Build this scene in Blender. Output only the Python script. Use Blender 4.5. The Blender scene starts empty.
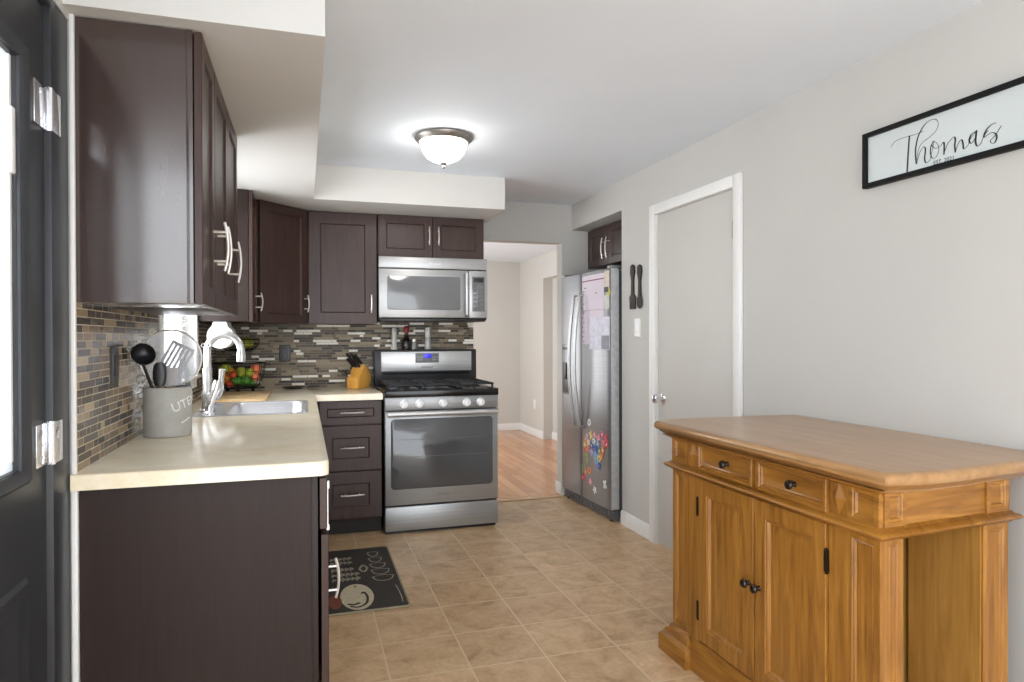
import bpy, bmesh, math, random
from mathutils import Matrix, Vector
C = bpy.context.scene.collection
S = bpy.context.scene
PI = math.pi
random.seed(7)

# ------------------------------------------------------------------ camera, world, exposure
def make_camera():
    yaw, pitch, roll = (math.radians(a) for a in (17.25, -0.30, 0.16))
    f = Vector((math.sin(yaw)*math.cos(pitch), math.cos(yaw)*math.cos(pitch), math.sin(pitch)))
    r = Vector((math.cos(yaw), -math.sin(yaw), 0))
    d = f.cross(r)
    r2 = math.cos(roll)*r + math.sin(roll)*d
    d2 = -math.sin(roll)*r + math.cos(roll)*d
    cam = bpy.data.cameras.new('camera')
    cam.sensor_width = 36; cam.lens = 670/1024*36; cam.clip_start = .02
    o = bpy.data.objects.new('camera', cam)
    m = Matrix((r2, -d2, -f)).transposed().to_4x4()
    m.translation = (0, 0, 1.25)
    o.matrix_world = m
    C.objects.link(o); S.camera = o
make_camera()
w = bpy.data.worlds.new('world'); S.world = w; w.use_nodes = True
bg = w.node_tree.nodes['Background']
bg.inputs[0].default_value = (.95, 1.0, 1.06, 1); bg.inputs[1].default_value = 4.6
S.view_settings.view_transform = 'Standard'; S.view_settings.look = 'None'
S.view_settings.gamma = 1; S.view_settings.use_curve_mapping = False
S.view_settings.exposure = 0.0

def area_light(name, loc, rot, sx, sy, power, col=(1, 1, 1)):
    l = bpy.data.lights.new(name, 'AREA'); l.shape = 'RECTANGLE'; l.size = sx; l.size_y = sy
    l.energy = power; l.color = col
    o = bpy.data.objects.new(name, l); o.location = loc; o.rotation_euler = rot; C.objects.link(o)
    return o
# daylight through the sink window; the hall lamp is added to brighten that room
area_light('daylight_window', (-.80, 3.57, 1.52), (0, -PI/2, 0), .85, .85, 38, (.97, .98, 1))
area_light('hall_fill', (.3, 7.0, 1.3), (0, -PI/2, 0), 1.7, 1.8, 52, (.97, .99, 1))  # added fill lamp standing inside the hall, no window behind it

# ------------------------------------------------------------------ materials
def lin(c):
    return tuple(((v/255)/12.92 if v/255 <= .04045 else ((v/255+.055)/1.055)**2.4) for v in c) + (1,)
class NT:
    def __init__(s, name):
        s.m = bpy.data.materials.new(name); s.m.use_nodes = True
        s.t = s.m.node_tree; s.b = s.t.nodes['Principled BSDF']
    def n(s, typ, **kw):
        nd = s.t.nodes.new(typ)
        for k, v in kw.items(): setattr(nd, k, v)
        return nd
    def l(s, a, b): s.t.links.new(a, b)
    def put(s, v, sock):
        if hasattr(v, 'is_output'): s.l(v, sock)
        else: sock.default_value = v
    def math(s, op, a, b=0.0, c=0.0):
        nd = s.n('ShaderNodeMath', operation=op)
        for i, v in enumerate((a, b, c)): s.put(v, nd.inputs[i])
        return nd.outputs[0]
    def pos(s): return s.n('ShaderNodeNewGeometry').outputs['Position']
    def sep(s, v):
        nd = s.n('ShaderNodeSeparateXYZ'); s.l(v, nd.inputs[0]); return nd.outputs
    def comb(s, x, y, z):
        nd = s.n('ShaderNodeCombineXYZ')
        for i, v in enumerate((x, y, z)): s.put(v, nd.inputs[i])
        return nd.outputs[0]
    def noise(s, vec, scale, detail=4, rough=.55, dist=0):
        nd = s.n('ShaderNodeTexNoise'); s.l(vec, nd.inputs['Vector'])
        nd.inputs['Scale'].default_value = scale; nd.inputs['Detail'].default_value = detail
        nd.inputs['Roughness'].default_value = rough; nd.inputs['Distortion'].default_value = dist
        return nd.outputs['Fac']
    def white(s, vec):
        nd = s.n('ShaderNodeTexWhiteNoise', noise_dimensions='3D'); s.l(vec, nd.inputs['Vector']); return nd.outputs['Value']
    def ramp(s, fac, stops, interp='LINEAR'):
        nd = s.n('ShaderNodeValToRGB'); s.l(fac, nd.inputs[0]); cr = nd.color_ramp; cr.interpolation = interp
        while len(cr.elements) < len(stops): cr.elements.new(.5)
        for e, (p, c) in zip(cr.elements, stops): e.position = p; e.color = lin(c)
        return nd.outputs[0]
    def mix(s, fac, a, b, blend='MIX'):
        nd = s.n('ShaderNodeMix', data_type='RGBA', blend_type=blend)
        s.put(fac, nd.inputs[0]); s.put(a, nd.inputs[6]); s.put(b, nd.inputs[7]); return nd.outputs[2]
    def scale(s, v, sc):
        nd = s.n('ShaderNodeVectorMath', operation='MULTIPLY'); s.l(v, nd.inputs[0]); nd.inputs[1].default_value = sc; return nd.outputs[0]
    def bump(s, h, strength=.2, dist=.002):
        nd = s.n('ShaderNodeBump'); s.l(h, nd.inputs['Height'])
        nd.inputs['Strength'].default_value = strength; nd.inputs['Distance'].default_value = dist
        s.l(nd.outputs[0], s.b.inputs['Normal'])
    def set(s, **kw):
        for k, v in kw.items(): s.put(v, s.b.inputs[{'col': 'Base Color', 'rough': 'Roughness', 'metal': 'Metallic', 'spec': 'Specular IOR Level',
            'coat': 'Coat Weight', 'coat_rough': 'Coat Roughness', 'emit': 'Emission Color', 'emit_s': 'Emission Strength', 'trans': 'Transmission Weight', 'alpha': 'Alpha', 'sheen': 'Sheen Weight'}[k]])
        return s.m
def plain(name, c, rough=.5, metal=0, var=.06, sc=30, **kw):
    """a painted / plastic / metal finish with slight procedural mottling"""
    t = NT(name); f = t.noise(t.pos(), sc, 3)
    a = tuple(v*(1-var) for v in c); b = tuple(min(255, v*(1+var)) for v in c)
    return t.set(col=t.ramp(f, [(.3, a), (.7, b)]), rough=rough, metal=metal, **kw)
M = {}
M['wall'] = plain('wall_paint', (195, 193, 188), .75, var=.008, sc=2)
M['wall_hall'] = plain('hall_paint', (205, 202, 196), .75, var=.008, sc=2)
M['ceiling'] = plain('ceiling_paint', (229, 236, 244), .8, var=.008, sc=2)
M['soffit'] = plain('soffit_paint', (208, 206, 202), .7, var=.006, sc=2)
M['trim'] = plain('white_trim', (232, 231, 228), .4, var=.01)
M['door_paint'] = plain('door_paint', (198, 195, 189), .55, var=.008, sc=2)
M['white'] = plain('white_plastic', (236, 236, 234), .35, var=.01)
M['dark_paint'] = plain('charcoal_paint', (52, 54, 57), .38, var=.04, sc=8)
M['black'] = plain('black_plastic', (22, 22, 23), .35, var=.1)
M['black_matte'] = plain('black_matte', (16, 15, 15), .6, var=.1, spec=.2)
M['iron'] = plain('cast_iron', (30, 30, 31), .55, var=.15, sc=60)
M['chrome'] = plain('chrome', (234, 234, 236), .16, .85, var=.02)
M['nickel'] = plain('brushed_nickel', (236, 231, 224), .3, .6, var=.02)
M['pewter'] = plain('dark_pewter', (70, 66, 62), .35, .9, var=.1)
M['bronze'] = plain('dark_bronze', (45, 38, 32), .4, .8, var=.1)
M['brass'] = plain('brass', (150, 130, 85), .35, 1, var=.05)
M['satin'] = plain('satin_nickel', (205, 204, 202), .26, .7, var=.02)
M['lamp_metal'] = plain('lamp_metal', (150, 145, 140), .4, .9, var=.05)
def steel(name, c, horiz=True, rough=.32, metal=.75):
    t = NT(name)
    p = t.scale(t.pos(), (2, 2, 260) if horiz else (260, 260, 2))
    f = t.noise(p, 1.0, 3)
    a = tuple(v*.95 for v in c); b = tuple(min(255, v*1.04) for v in c)
    t.bump(f, .06, .001)
    return t.set(col=t.ramp(f, [(.3, a), (.7, b)]), rough=t.math('MULTIPLY_ADD', f, .12, rough-.06), metal=metal)
M['steel'] = steel('stainless_steel', (204, 204, 204), True, .36, .7)
M['steel_microwave'] = steel('microwave_steel', (186, 186, 186), True, .38, .7)
M['steel_range'] = steel('range_steel', (166, 168, 168), True, .38, .65)
M['steel_panel'] = steel('panel_steel', (158, 158, 158), True, .38, .65)
M['steel_fridge'] = steel('fridge_steel', (146, 146, 148), True, .38, .7)
M['steel_sink'] = steel('sink_steel', (222, 223, 226), True, .25, .55)
def wood(name, stops, axis=2, sc=1.0, rough=.35, coat=0.0, dist=1.5, spec=.4):
    t = NT(name)
    st = [14*sc]*3; st[axis] = 1.1*sc
    p = t.scale(t.pos(), tuple(st))
    f = t.noise(p, 1.6, 6, .6, dist)
    g = t.noise(t.scale(t.pos(), tuple(v*5 for v in st)), 2.0, 3)
    h = t.math('ADD', t.math('MULTIPLY', f, .8), t.math('MULTIPLY', g, .2))
    t.bump(h, .05, .001)
    return t.set(col=t.ramp(h, stops), rough=rough, coat=coat, coat_rough=.2, spec=spec)
ESP = [(.3, (50, 34, 29)), (.5, (62, 43, 37)), (.7, (72, 51, 44))]
M['espresso'] = wood('espresso_wood', ESP, 2, 1.6, .36, .0)
M['espresso_matte'] = wood('espresso_panel', [(.3, (45, 36, 33)), (.55, (50, 40, 37)), (.75, (56, 45, 42))], 2, 1.6, .4, .0, spec=.2)
M['espresso_gloss'] = wood('espresso_lacquer', [(.3, (54, 41, 37)), (.55, (62, 47, 43)), (.75, (70, 54, 49))], 2, 1.6, .24, 1.0, spec=.8)
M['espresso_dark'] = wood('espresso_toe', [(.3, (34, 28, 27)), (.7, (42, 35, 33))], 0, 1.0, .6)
PINE = [(.28, (98, 60, 17)), (.42, (138, 90, 32)), (.56, (160, 109, 43)), (.76, (186, 135, 62))]
M['pine'] = wood('honey_pine', PINE, 2, 1.0, .35, .2)
M['pine_y'] = wood('honey_pine_rail', PINE, 1, 1.0, .35, .2)
M['pine_x'] = wood('honey_pine_end', PINE, 0, 1.0, .35, .2)
M['pine_top'] = wood('honey_pine_top', [(.25, (136, 98, 58)), (.45, (160, 120, 76)), (.6, (172, 132, 88)), (.8, (186, 148, 104))], 1, .8, .28, .3)
M['pine_inside'] = wood('honey_pine_bay', [(.25, (130, 92, 38)), (.5, (160, 118, 56)), (.75, (180, 138, 72))], 2, .8, .45)
M['block_wood'] = wood('knife_block_wood', [(.3, (204, 142, 54)), (.7, (236, 180, 88))], 2, 3, .4)
M['board_wood'] = wood('cutting_board_wood', [(.3, (205, 172, 124)), (.7, (226, 198, 152))], 1, 2, .45)
M['spoon_wood'] = wood('spoon_wood', [(.3, (150, 112, 80)), (.7, (186, 148, 112))], 2, 4, .6)
M['oak_strip'] = wood('threshold_oak', [(.3, (196, 160, 118)), (.7, (222, 190, 148))], 0, 2, .4)

def tile_floor():
    t = NT('floor_tile'); P = t.sep(t.pos())
    u = t.math('DIVIDE', t.math('SUBTRACT', P[0], .297), .3022); v = t.math('DIVIDE', t.math('SUBTRACT', P[1], 2.461), .3020)
    fu = t.math('FRACT', u); fv = t.math('FRACT', v)
    g = t.math('MINIMUM', t.math('MINIMUM', fu, t.math('SUBTRACT', 1, fu)), t.math('MINIMUM', fv, t.math('SUBTRACT', 1, fv)))
    grout = t.math('LESS_THAN', g, .0105)
    idv = t.white(t.comb(t.math('FLOOR', u), t.math('FLOOR', v), 3.0))
    off = t.n('ShaderNodeVectorMath', operation='ADD'); t.l(t.pos(), off.inputs[0]); t.l(t.comb(t.math('MULTIPLY', idv, 9), t.math('MULTIPLY', idv, 5), 0), off.inputs[1])
    a = t.noise(off.outputs[0], 9, 5, .62, .6); b = t.noise(off.outputs[0], 46, 3, .6)
    mixf = t.math('ADD', t.math('MULTIPLY', a, .72), t.math('MULTIPLY', b, .28))
    c = t.ramp(mixf, [(.32, (170, 136, 98)), (.46, (201, 166, 125)), (.58, (214, 182, 142)), (.72, (226, 199, 162))])
    tone = t.ramp(idv, [(0, (236, 234, 232)), (1, (255, 255, 255))])
    c = t.mix(1.0, c, tone, 'MULTIPLY')
    c = t.mix(grout, c, lin((214, 192, 160)))
    t.bump(t.math('SUBTRACT', t.math('MULTIPLY', mixf, .3), grout), .25, .002)
    return t.set(col=c, rough=t.math('MULTIPLY_ADD', b, .15, .27), spec=.5)
M['tile'] = tile_floor()

def mosaic(name, ax, stops, rough=.2, gc=(186, 176, 160), pitch=.0215, spec=.5):
    """random-length glass and stone strips; ax = the horizontal world axis"""
    t = NT(name); P = t.sep(t.pos()); u = P[ax]
    row = t.math('DIVIDE', t.math('SUBTRACT', P[2], .9), pitch)
    ri = t.math('FLOOR', row); fr = t.math('FRACT', row)
    r1 = t.white(t.comb(ri, 1.3, 7.7)); r2 = t.white(t.comb(ri, 9.1, 2.2))
    wid = t.math('MULTIPLY_ADD', r1, .07, .085)
    x = t.math('ADD', t.math('DIVIDE', u, wid), t.math('MULTIPLY', r2, 9))
    k = t.math('FLOOR', x); fx = t.math('FRACT', x)
    # split about half of the strips in two unequal pieces
    sp = t.white(t.comb(ri, k, 4.4)); cut = t.math('MULTIPLY_ADD', sp, .5, .25)
    has = t.math('GREATER_THAN', t.white(t.comb(ri, k, 8.8)), .45)
    second = t.math('MULTIPLY', has, t.math('GREATER_THAN', fx, cut))
    cid = t.white(t.comb(ri, k, t.math('MULTIPLY_ADD', second, 5, .5)))
    gap = t.math('DIVIDE', .0012, wid)
    ex = t.math('MINIMUM', fx, t.math('SUBTRACT', 1, fx))
    e2 = t.math('MAXIMUM', t.math('ABSOLUTE', t.math('SUBTRACT', fx, cut)), t.math('SUBTRACT', 1, has))
    gx = t.math('LESS_THAN', t.math('MINIMUM', ex, e2), gap)
    gz = t.math('LESS_THAN', t.math('MINIMUM', fr, t.math('SUBTRACT', 1, fr)), .065)
    grout = t.math('MAXIMUM', gx, gz)
    c = t.ramp(cid, stops, 'CONSTANT')
    n = t.noise(t.pos(), 120, 3)
    c = t.mix(.14, c, t.ramp(n, [(.3, (60, 55, 50)), (.7, (200, 195, 190))]), 'OVERLAY')
    c = t.mix(grout, c, lin(gc))
    t.bump(t.math('SUBTRACT', 1, grout), .4, .0015)
    return t.set(col=c, rough=t.math('MULTIPLY_ADD', grout, .5, rough), spec=spec)
M['mosaic_left'] = mosaic('mosaic_left', 1, [(0, (94, 80, 68)), (.16, (128, 109, 88)), (.3, (70, 62, 58)), (.44, (162, 140, 108)), (.56, (106, 97, 90)), (.7, (138, 117, 92)), (.8, (82, 70, 60)), (.9, (184, 164, 130))], .2, (196, 184, 164))
M['mosaic_back'] = mosaic('mosaic_back', 0, [(0, (104, 92, 74)), (.15, (140, 126, 102)), (.28, (66, 54, 45)), (.40, (156, 142, 116)), (.52, (92, 82, 66)), (.64, (126, 108, 86)), (.74, (52, 43, 36)), (.87, (244, 240, 230))], .36, (150, 138, 116), .0178, .3)

def counter_mat():
    t = NT('counter_laminate'); p = t.pos()
    a = t.noise(p, 7, 5, .6, .8); b = t.noise(p, 90, 3)
    f = t.math('ADD', t.math('MULTIPLY', a, .7), t.math('MULTIPLY', b, .3))
    return t.set(col=t.ramp(f, [(.35, (236, 221, 190)), (.5, (243, 231, 205)), (.65, (248, 239, 218))]), rough=.18, spec=.5)
M['counter'] = counter_mat()
def hardwood():
    t = NT('hardwood_planks'); P = t.sep(t.pos())
    row = t.math('DIVIDE', P[0], .085); ri = t.math('FLOOR', row); fr = t.math('FRACT', row)
    y = t.math('ADD', t.math('DIVIDE', P[1], .9), t.math('MULTIPLY', t.white(t.comb(ri, 1, 1)), 7)); k = t.math('FLOOR', y); fy = t.math('FRACT', y)
    cid = t.white(t.comb(ri, k, 2))
    n = t.noise(t.scale(t.pos(), (30, 2, 1)), 2, 5)
    c = t.ramp(t.math('ADD', t.math('MULTIPLY', cid, .5), t.math('MULTIPLY', n, .5)), [(.2, (178, 120, 76)), (.5, (198, 140, 92)), (.8, (214, 160, 112))])
    g = t.math('MAXIMUM', t.math('LESS_THAN', fr, .03), t.math('LESS_THAN', fy, .004))
    return t.set(col=t.mix(g, c, lin((120, 78, 48))), rough=.14)
M['hardwood'] = hardwood()
def glass_pane(name, gl=.09, tint=(1, 1, 1, 1)):
    t = NT(name); tr = t.n('ShaderNodeBsdfTransparent'); tr.inputs[0].default_value = tint
    g = t.n('ShaderNodeBsdfGlossy'); g.inputs['Roughness'].default_value = .03
    mx = t.n('ShaderNodeMixShader'); mx.inputs[0].default_value = gl
    t.l(tr.outputs[0], mx.inputs[1]); t.l(g.outputs[0], mx.inputs[2])
    t.l(mx.outputs[0], t.t.nodes['Material Output'].inputs[0]); return t.m
M['pane'] = glass_pane('window_pane')
M['blind'] = plain('white_blind', (240, 242, 244), .5, var=.01)
t = NT('translucent_blind'); tl = t.n('ShaderNodeBsdfTranslucent'); df_ = t.n('ShaderNodeBsdfDiffuse'); mx_ = t.n('ShaderNodeMixShader'); mx_.inputs[0].default_value = .35
cc = t.ramp(t.noise(t.pos(), 8), [(.3, (236, 238, 240)), (.7, (244, 245, 246))]); t.l(cc, tl.inputs[0]); t.l(cc, df_.inputs[0])
t.l(tl.outputs[0], mx_.inputs[1]); t.l(df_.outputs[0], mx_.inputs[2]); t.l(mx_.outputs[0], t.t.nodes['Material Output'].inputs[0]); M['blind_lit'] = t.m
M['black_glass'] = plain('oven_glass', (78, 79, 81), .07, 0, var=.03, sc=5, spec=.8)
M['mw_glass'] = plain('microwave_glass', (118, 119, 121), .1, 0, var=.03, sc=5, spec=.8)
M['cooktop'] = plain('black_enamel', (22, 22, 23), .18, 0, var=.05)
t = NT('lamp_glass'); M['lamp_glass'] = t.set(col=lin((250, 248, 244)), rough=.3, emit=(1, .965, .91, 1), emit_s=t.math('MULTIPLY_ADD', t.noise(t.pos(), 20), .4, 20))
t = NT('display'); M['display'] = t.set(col=lin((20, 20, 80)), rough=.2, emit=lin((70, 70, 255)), emit_s=t.math('MULTIPLY_ADD', t.noise(t.pos(), 400), .5, .6))
def mesh_screen():
    t = NT('splatter_mesh'); P = t.sep(t.pos())
    a = t.math('FRACT', t.math('MULTIPLY', P[0], 520)); b = t.math('FRACT', t.math('MULTIPLY', P[2], 520))
    wv = t.math('MAXIMUM', t.math('LESS_THAN', a, .28), t.math('LESS_THAN', b, .28))
    return t.set(col=lin((198, 198, 200)), metal=.6, rough=.4, alpha=t.math('MULTIPLY_ADD', wv, .55, .10))
M['mesh'] = mesh_screen()
def crock_mat():
    t = NT('stoneware'); f = t.noise(t.pos(), 25, 5); s = t.noise(t.pos(), 300, 2)
    return t.set(col=t.mix(.15, t.ramp(f, [(.3, (172, 170, 162)), (.7, (188, 186, 178))]), t.ramp(s, [(.4, (120, 115, 108)), (.6, (205, 202, 195))])), rough=.6)
M['crock'] = crock_mat()
M['sign_board'] = plain('sign_board', (202, 209, 208), .5, var=.01, sc=5)
M['ink'] = plain('black_ink', (28, 28, 28), .6, var=.05)
M['mat_black'] = plain('mat_fabric', (54, 49, 45), .85, var=.12, sc=90)
M['mat_cream'] = plain('mat_print_cream', (194, 182, 154), .85, var=.06, sc=60)
M['mat_grey'] = plain('mat_print_grey', (158, 147, 128), .85, var=.08, sc=60)
M['mat_red'] = plain('mat_print_rust', (120, 66, 44), .85, var=.08, sc=60)
M['mat_edge'] = plain('mat_binding', (150, 138, 112), .8, var=.05)
M['wall_decor'] = plain('dark_carved_wood', (48, 42, 38), .6, var=.12, sc=40)
M['paper_towel'] = plain('paper', (240, 240, 238), .9, var=.015)
def colour(name, c, rough=.45, metal=0, **kw):
    if name not in M: M[name] = plain(name, c, rough, metal, **kw)
    return M[name]

# ------------------------------------------------------------------ mesh helpers
WM = {}
class MB:
    def __init__(s): s.bm = bmesh.new()
    def _add(s, tmp, mat=None, mi=0):
        if mat is not None: bmesh.ops.transform(tmp, matrix=mat, verts=tmp.verts)
        mp = {v: s.bm.verts.new(v.co) for v in tmp.verts}
        for f in tmp.faces:
            try:
                nf = s.bm.faces.new([mp[v] for v in f.verts]); nf.material_index = mi
            except ValueError: pass
        tmp.free(); return s
    def box(s, x0, x1, y0, y1, z0, z1, bev=0, mat=None, mi=0, seg=2):
        t = bmesh.new(); bmesh.ops.create_cube(t, size=1)
        for v in t.verts:
            v.co = Vector(((x0+x1)/2+v.co.x*(x1-x0), (y0+y1)/2+v.co.y*(y1-y0), (z0+z1)/2+v.co.z*(z1-z0)))
        if bev: bmesh.ops.bevel(t, geom=t.edges[:], offset=bev, segments=seg, profile=.5, affect='EDGES')
        return s._add(t, mat, mi)
    def prism(s, poly, z0, z1, bev=0, mat=None, mi=0):
        t = bmesh.new(); vs = [t.verts.new((p[0], p[1], z0)) for p in poly]
        f = t.faces.new(vs); r = bmesh.ops.extrude_face_region(t, geom=[f])
        for v in r['geom']:
            if isinstance(v, bmesh.types.BMVert): v.co.z = z1
        bmesh.ops.recalc_face_normals(t, faces=t.faces)
        if bev: bmesh.ops.bevel(t, geom=t.edges[:], offset=bev, segments=2, profile=.5, affect='EDGES')
        return s._add(t, mat, mi)
    def loft(s, rings, closed_ends=True, mat=None, mi=0):
        """rings: lists of equally many points, each ring a closed loop"""
        t = bmesh.new(); R = [[t.verts.new(p) for p in r] for r in rings]; n = len(R[0])
        for a, b in zip(R, R[1:]):
            for i in range(n): t.faces.new((a[i], a[(i+1) % n], b[(i+1) % n], b[i]))
        if closed_ends: t.faces.new(list(reversed(R[0]))); t.faces.new(R[-1])
        bmesh.ops.recalc_face_normals(t, faces=t.faces)
        return s._add(t, mat, mi)
    def tube(s, path, r, n=10, mat=None, mi=0, closed=False, flat=1.0, caps=True):
        P = [Vector(p) for p in path]; k = len(P); rs = r if isinstance(r, (list, tuple)) else [r]*k
        T = []
        for i in range(k):
            a = P[(i-1) % k] if (closed or i) else P[0]; b = P[(i+1) % k] if (closed or i < k-1) else P[-1]
            T.append((b-a).normalized())
        up = Vector((0, 0, 1)) if abs(T[0].z) < .9 else Vector((1, 0, 0))
        N = (up - T[0]*up.dot(T[0])).normalized(); rings = []
        for i in range(k):
            N = (N - T[i]*N.dot(T[i])).normalized(); B = T[i].cross(N)
            rings.append([P[i] + rs[i]*(math.cos(2*PI*j/n)*N*flat + math.sin(2*PI*j/n)*B) for j in range(n)])
        if closed: rings.append(rings[0])
        if not closed: return s.loft(rings, caps, mat, mi)
        t = bmesh.new(); R = [[t.verts.new(p) for p in q] for q in rings[:-1]]
        for i in range(k):
            a, b = R[i], R[(i+1) % k]
            for j in range(n): t.faces.new((a[j], a[(j+1) % n], b[(j+1) % n], b[j]))
        bmesh.ops.recalc_face_normals(t, faces=t.faces)
        return s._add(t, mat, mi)
    def lathe(s, prof, n=24, mat=None, mi=0, sx=1, sy=1):
        t = bmesh.new(); R = []
        for r, z in prof:
            if r < 1e-6: R.append([t.verts.new((0, 0, z))])
            else: R.append([t.verts.new((r*math.cos(2*PI*i/n)*sx, r*math.sin(2*PI*i/n)*sy, z)) for i in range(n)])
        for a, b in zip(R, R[1:]):
            for i in range(n):
                j = (i+1) % n
                if len(a) == 1 and len(b) == 1: break
                if len(a) == 1: t.faces.new((a[0], b[j], b[i]))
                elif len(b) == 1: t.faces.new((a[i], a[j], b[0]))
                else: t.faces.new((a[i], a[j], b[j], b[i]))
        bmesh.ops.recalc_face_normals(t, faces=t.faces)
        return s._add(t, mat, mi)
    def ball(s, c, r, sc=(1, 1, 1), n=16, mi=0):
        t = bmesh.new(); bmesh.ops.create_uvsphere(t, u_segments=n, v_segments=max(6, n*2//3), radius=r)
        for v in t.verts: v.co = Vector((c[0]+v.co.x*sc[0], c[1]+v.co.y*sc[1], c[2]+v.co.z*sc[2]))
        return s._add(t, None, mi)
    def panel(s, mat, wd, ht, prof, back, mi=0):
        """a door / drawer front in local (u, v, n): prof = [(inset, depth)...] outermost first; back = -thickness"""
        rings = [[(0, 0, back), (wd, 0, back), (wd, ht, back), (0, ht, back)]]
        for i, d in prof: rings.append([(i, i, d), (wd-i, i, d), (wd-i, ht-i, d), (i, ht-i, d)])
        return s.loft(rings, True, mat, mi)
    def build(s, name, m, parent=None, local=False, ang=35):
        me = bpy.data.meshes.new(name)
        if parent is not None and not local: bmesh.ops.transform(s.bm, matrix=WM[parent.name].inverted(), verts=s.bm.verts)
        s.bm.to_mesh(me); s.bm.free()
        for x in (m if isinstance(m, (list, tuple)) else [m]): me.materials.append(x)
        me.shade_smooth(); me.set_sharp_from_angle(angle=math.radians(ang))
        o = bpy.data.objects.new(name, me); C.objects.link(o)
        if parent is not None: o.parent = parent; WM[o.name] = WM[parent.name]
        else: WM[o.name] = Matrix.Identity(4)
        return o
def tag(o, label, cat, group=None, kind=None):
    o['label'] = label; o['category'] = cat
    if group: o['group'] = group
    if kind: o['kind'] = kind
    return o
def thing(name, label, cat, loc=(0, 0, 0), rz=0, group=None, kind=None):
    o = bpy.data.objects.new(name, None); o.empty_display_size = .05; C.objects.link(o)
    o.location = loc; o.rotation_euler = (0, 0, rz)
    WM[o.name] = Matrix.Translation(loc) @ Matrix.Rotation(rz, 4, 'Z')
    return tag(o, label, cat, group, kind)
def single(mb, name, m, loc, label, cat, group=None, ang=35):
    """a thing that is one mesh, origin at its base"""
    bmesh.ops.transform(mb.bm, matrix=Matrix.Translation(loc).inverted(), verts=mb.bm.verts)
    o = mb.build(name, m, None, ang=ang); o.location = loc; WM[o.name] = Matrix.Translation(loc)
    return tag(o, label, cat, group)
def struct(name, mb, m, label, cat, parent=None, ang=35):
    o = mb.build(name, m, parent, ang=ang)
    return tag(o, label, cat, None, 'structure')
def frame(o, u, n):
    """matrix of a panel plane: origin o, u = horizontal, n = outward normal, v = up"""
    u = Vector(u).normalized(); n = Vector(n).normalized(); v = n.cross(u)
    m = Matrix((u, v, n)).transposed().to_4x4(); m.translation = o; return m
def offset_poly(poly, d):
    """inset (d>0) a counter-clockwise polygon"""
    n = len(poly); out = []
    for i in range(n):
        a, b, c = Vector(poly[i-1]), Vector(poly[i]), Vector(poly[(i+1) % n])
        e1 = (b-a).normalized(); e2 = (c-b).normalized()
        n1 = Vector((-e1.y, e1.x)); n2 = Vector((-e2.y, e2.x)); k = n1+n2
        k = k / max(.3, k.length_squared) * 2 if k.length > 1e-6 else n1
        out.append((b.x+k.x*d, b.y+k.y*d))
    return out
def spline(pts, k=6):
    P = [Vector(p) for p in pts]; out = []
    for i in range(len(P)-1):
        a, b, c, d = P[max(0, i-1)], P[i], P[i+1], P[min(len(P)-1, i+2)]
        for j in range(k):
            t = j/k; out.append(.5*((2*b)+(c-a)*t+(2*a-5*b+4*c-d)*t*t+(3*b-a-3*c+d)*t**3))
    return out+[P[-1]]
def text_mesh(mb, body, size, mat, depth=.0006, align='CENTER', shear=0, mi=0):
    cu = bpy.data.curves.new('lettering', 'FONT'); cu.body = body; cu.size = size; cu.extrude = depth; cu.align_x = align; cu.shear = shear
    ob = bpy.data.objects.new('lettering', cu); C.objects.link(ob)
    dg = bpy.context.evaluated_depsgraph_get(); me = bpy.data.meshes.new_from_object(ob.evaluated_get(dg))
    t = bmesh.new(); t.from_mesh(me); mb._add(t, mat, mi)
    bpy.data.objects.remove(ob); bpy.data.curves.remove(cu); bpy.data.meshes.remove(me)
def bow_handle(parent, p0, p1, out, r=.0045, stand=.03, bow=.010, local=False, name='handle', m=None):
    p0, p1, out = Vector(p0), Vector(p1), Vector(out).normalized()
    mb = MB(); pts = []
    for i in range(9):
        t = i/8; pts.append(p0.lerp(p1, t) + out*(stand + bow*(1-(2*t-1)**2)))
    mb.tube(pts, r, 8)
    for t in (.2, .8):
        q = p0.lerp(p1, t); mb.tube([q, q+out*(stand+bow*(1-(2*t-1)**2))], r*.9, 8)
    return mb.build(name, m or M['nickel'], parent, local)
SHAKER = [(0, 0), (.055, 0), (.058, -.004), (.061, -.0075)]
def shaker(parent, o, u, n, wd, ht, hp=None, border=.055, thick=.02, name='door', m=None):
    """hp = ((u0,v0),(u1,v1)) handle ends in the door plane"""
    F = frame(o, u, n)
    pr = [(.0, -.002), (.002, 0), (border, 0), (border+.004, -.005), (border+.007, -.008)]
    d = MB().panel(F, wd, ht, pr, -thick).build(name, m or M['espresso'], parent)
    if hp: bow_handle(d, F @ Vector((*hp[0], 0)), F @ Vector((*hp[1], 0)), Vector(n))
    return d

XL, XR, YB, ZC = -.575, 2.035, 4.95, 2.30
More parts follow.
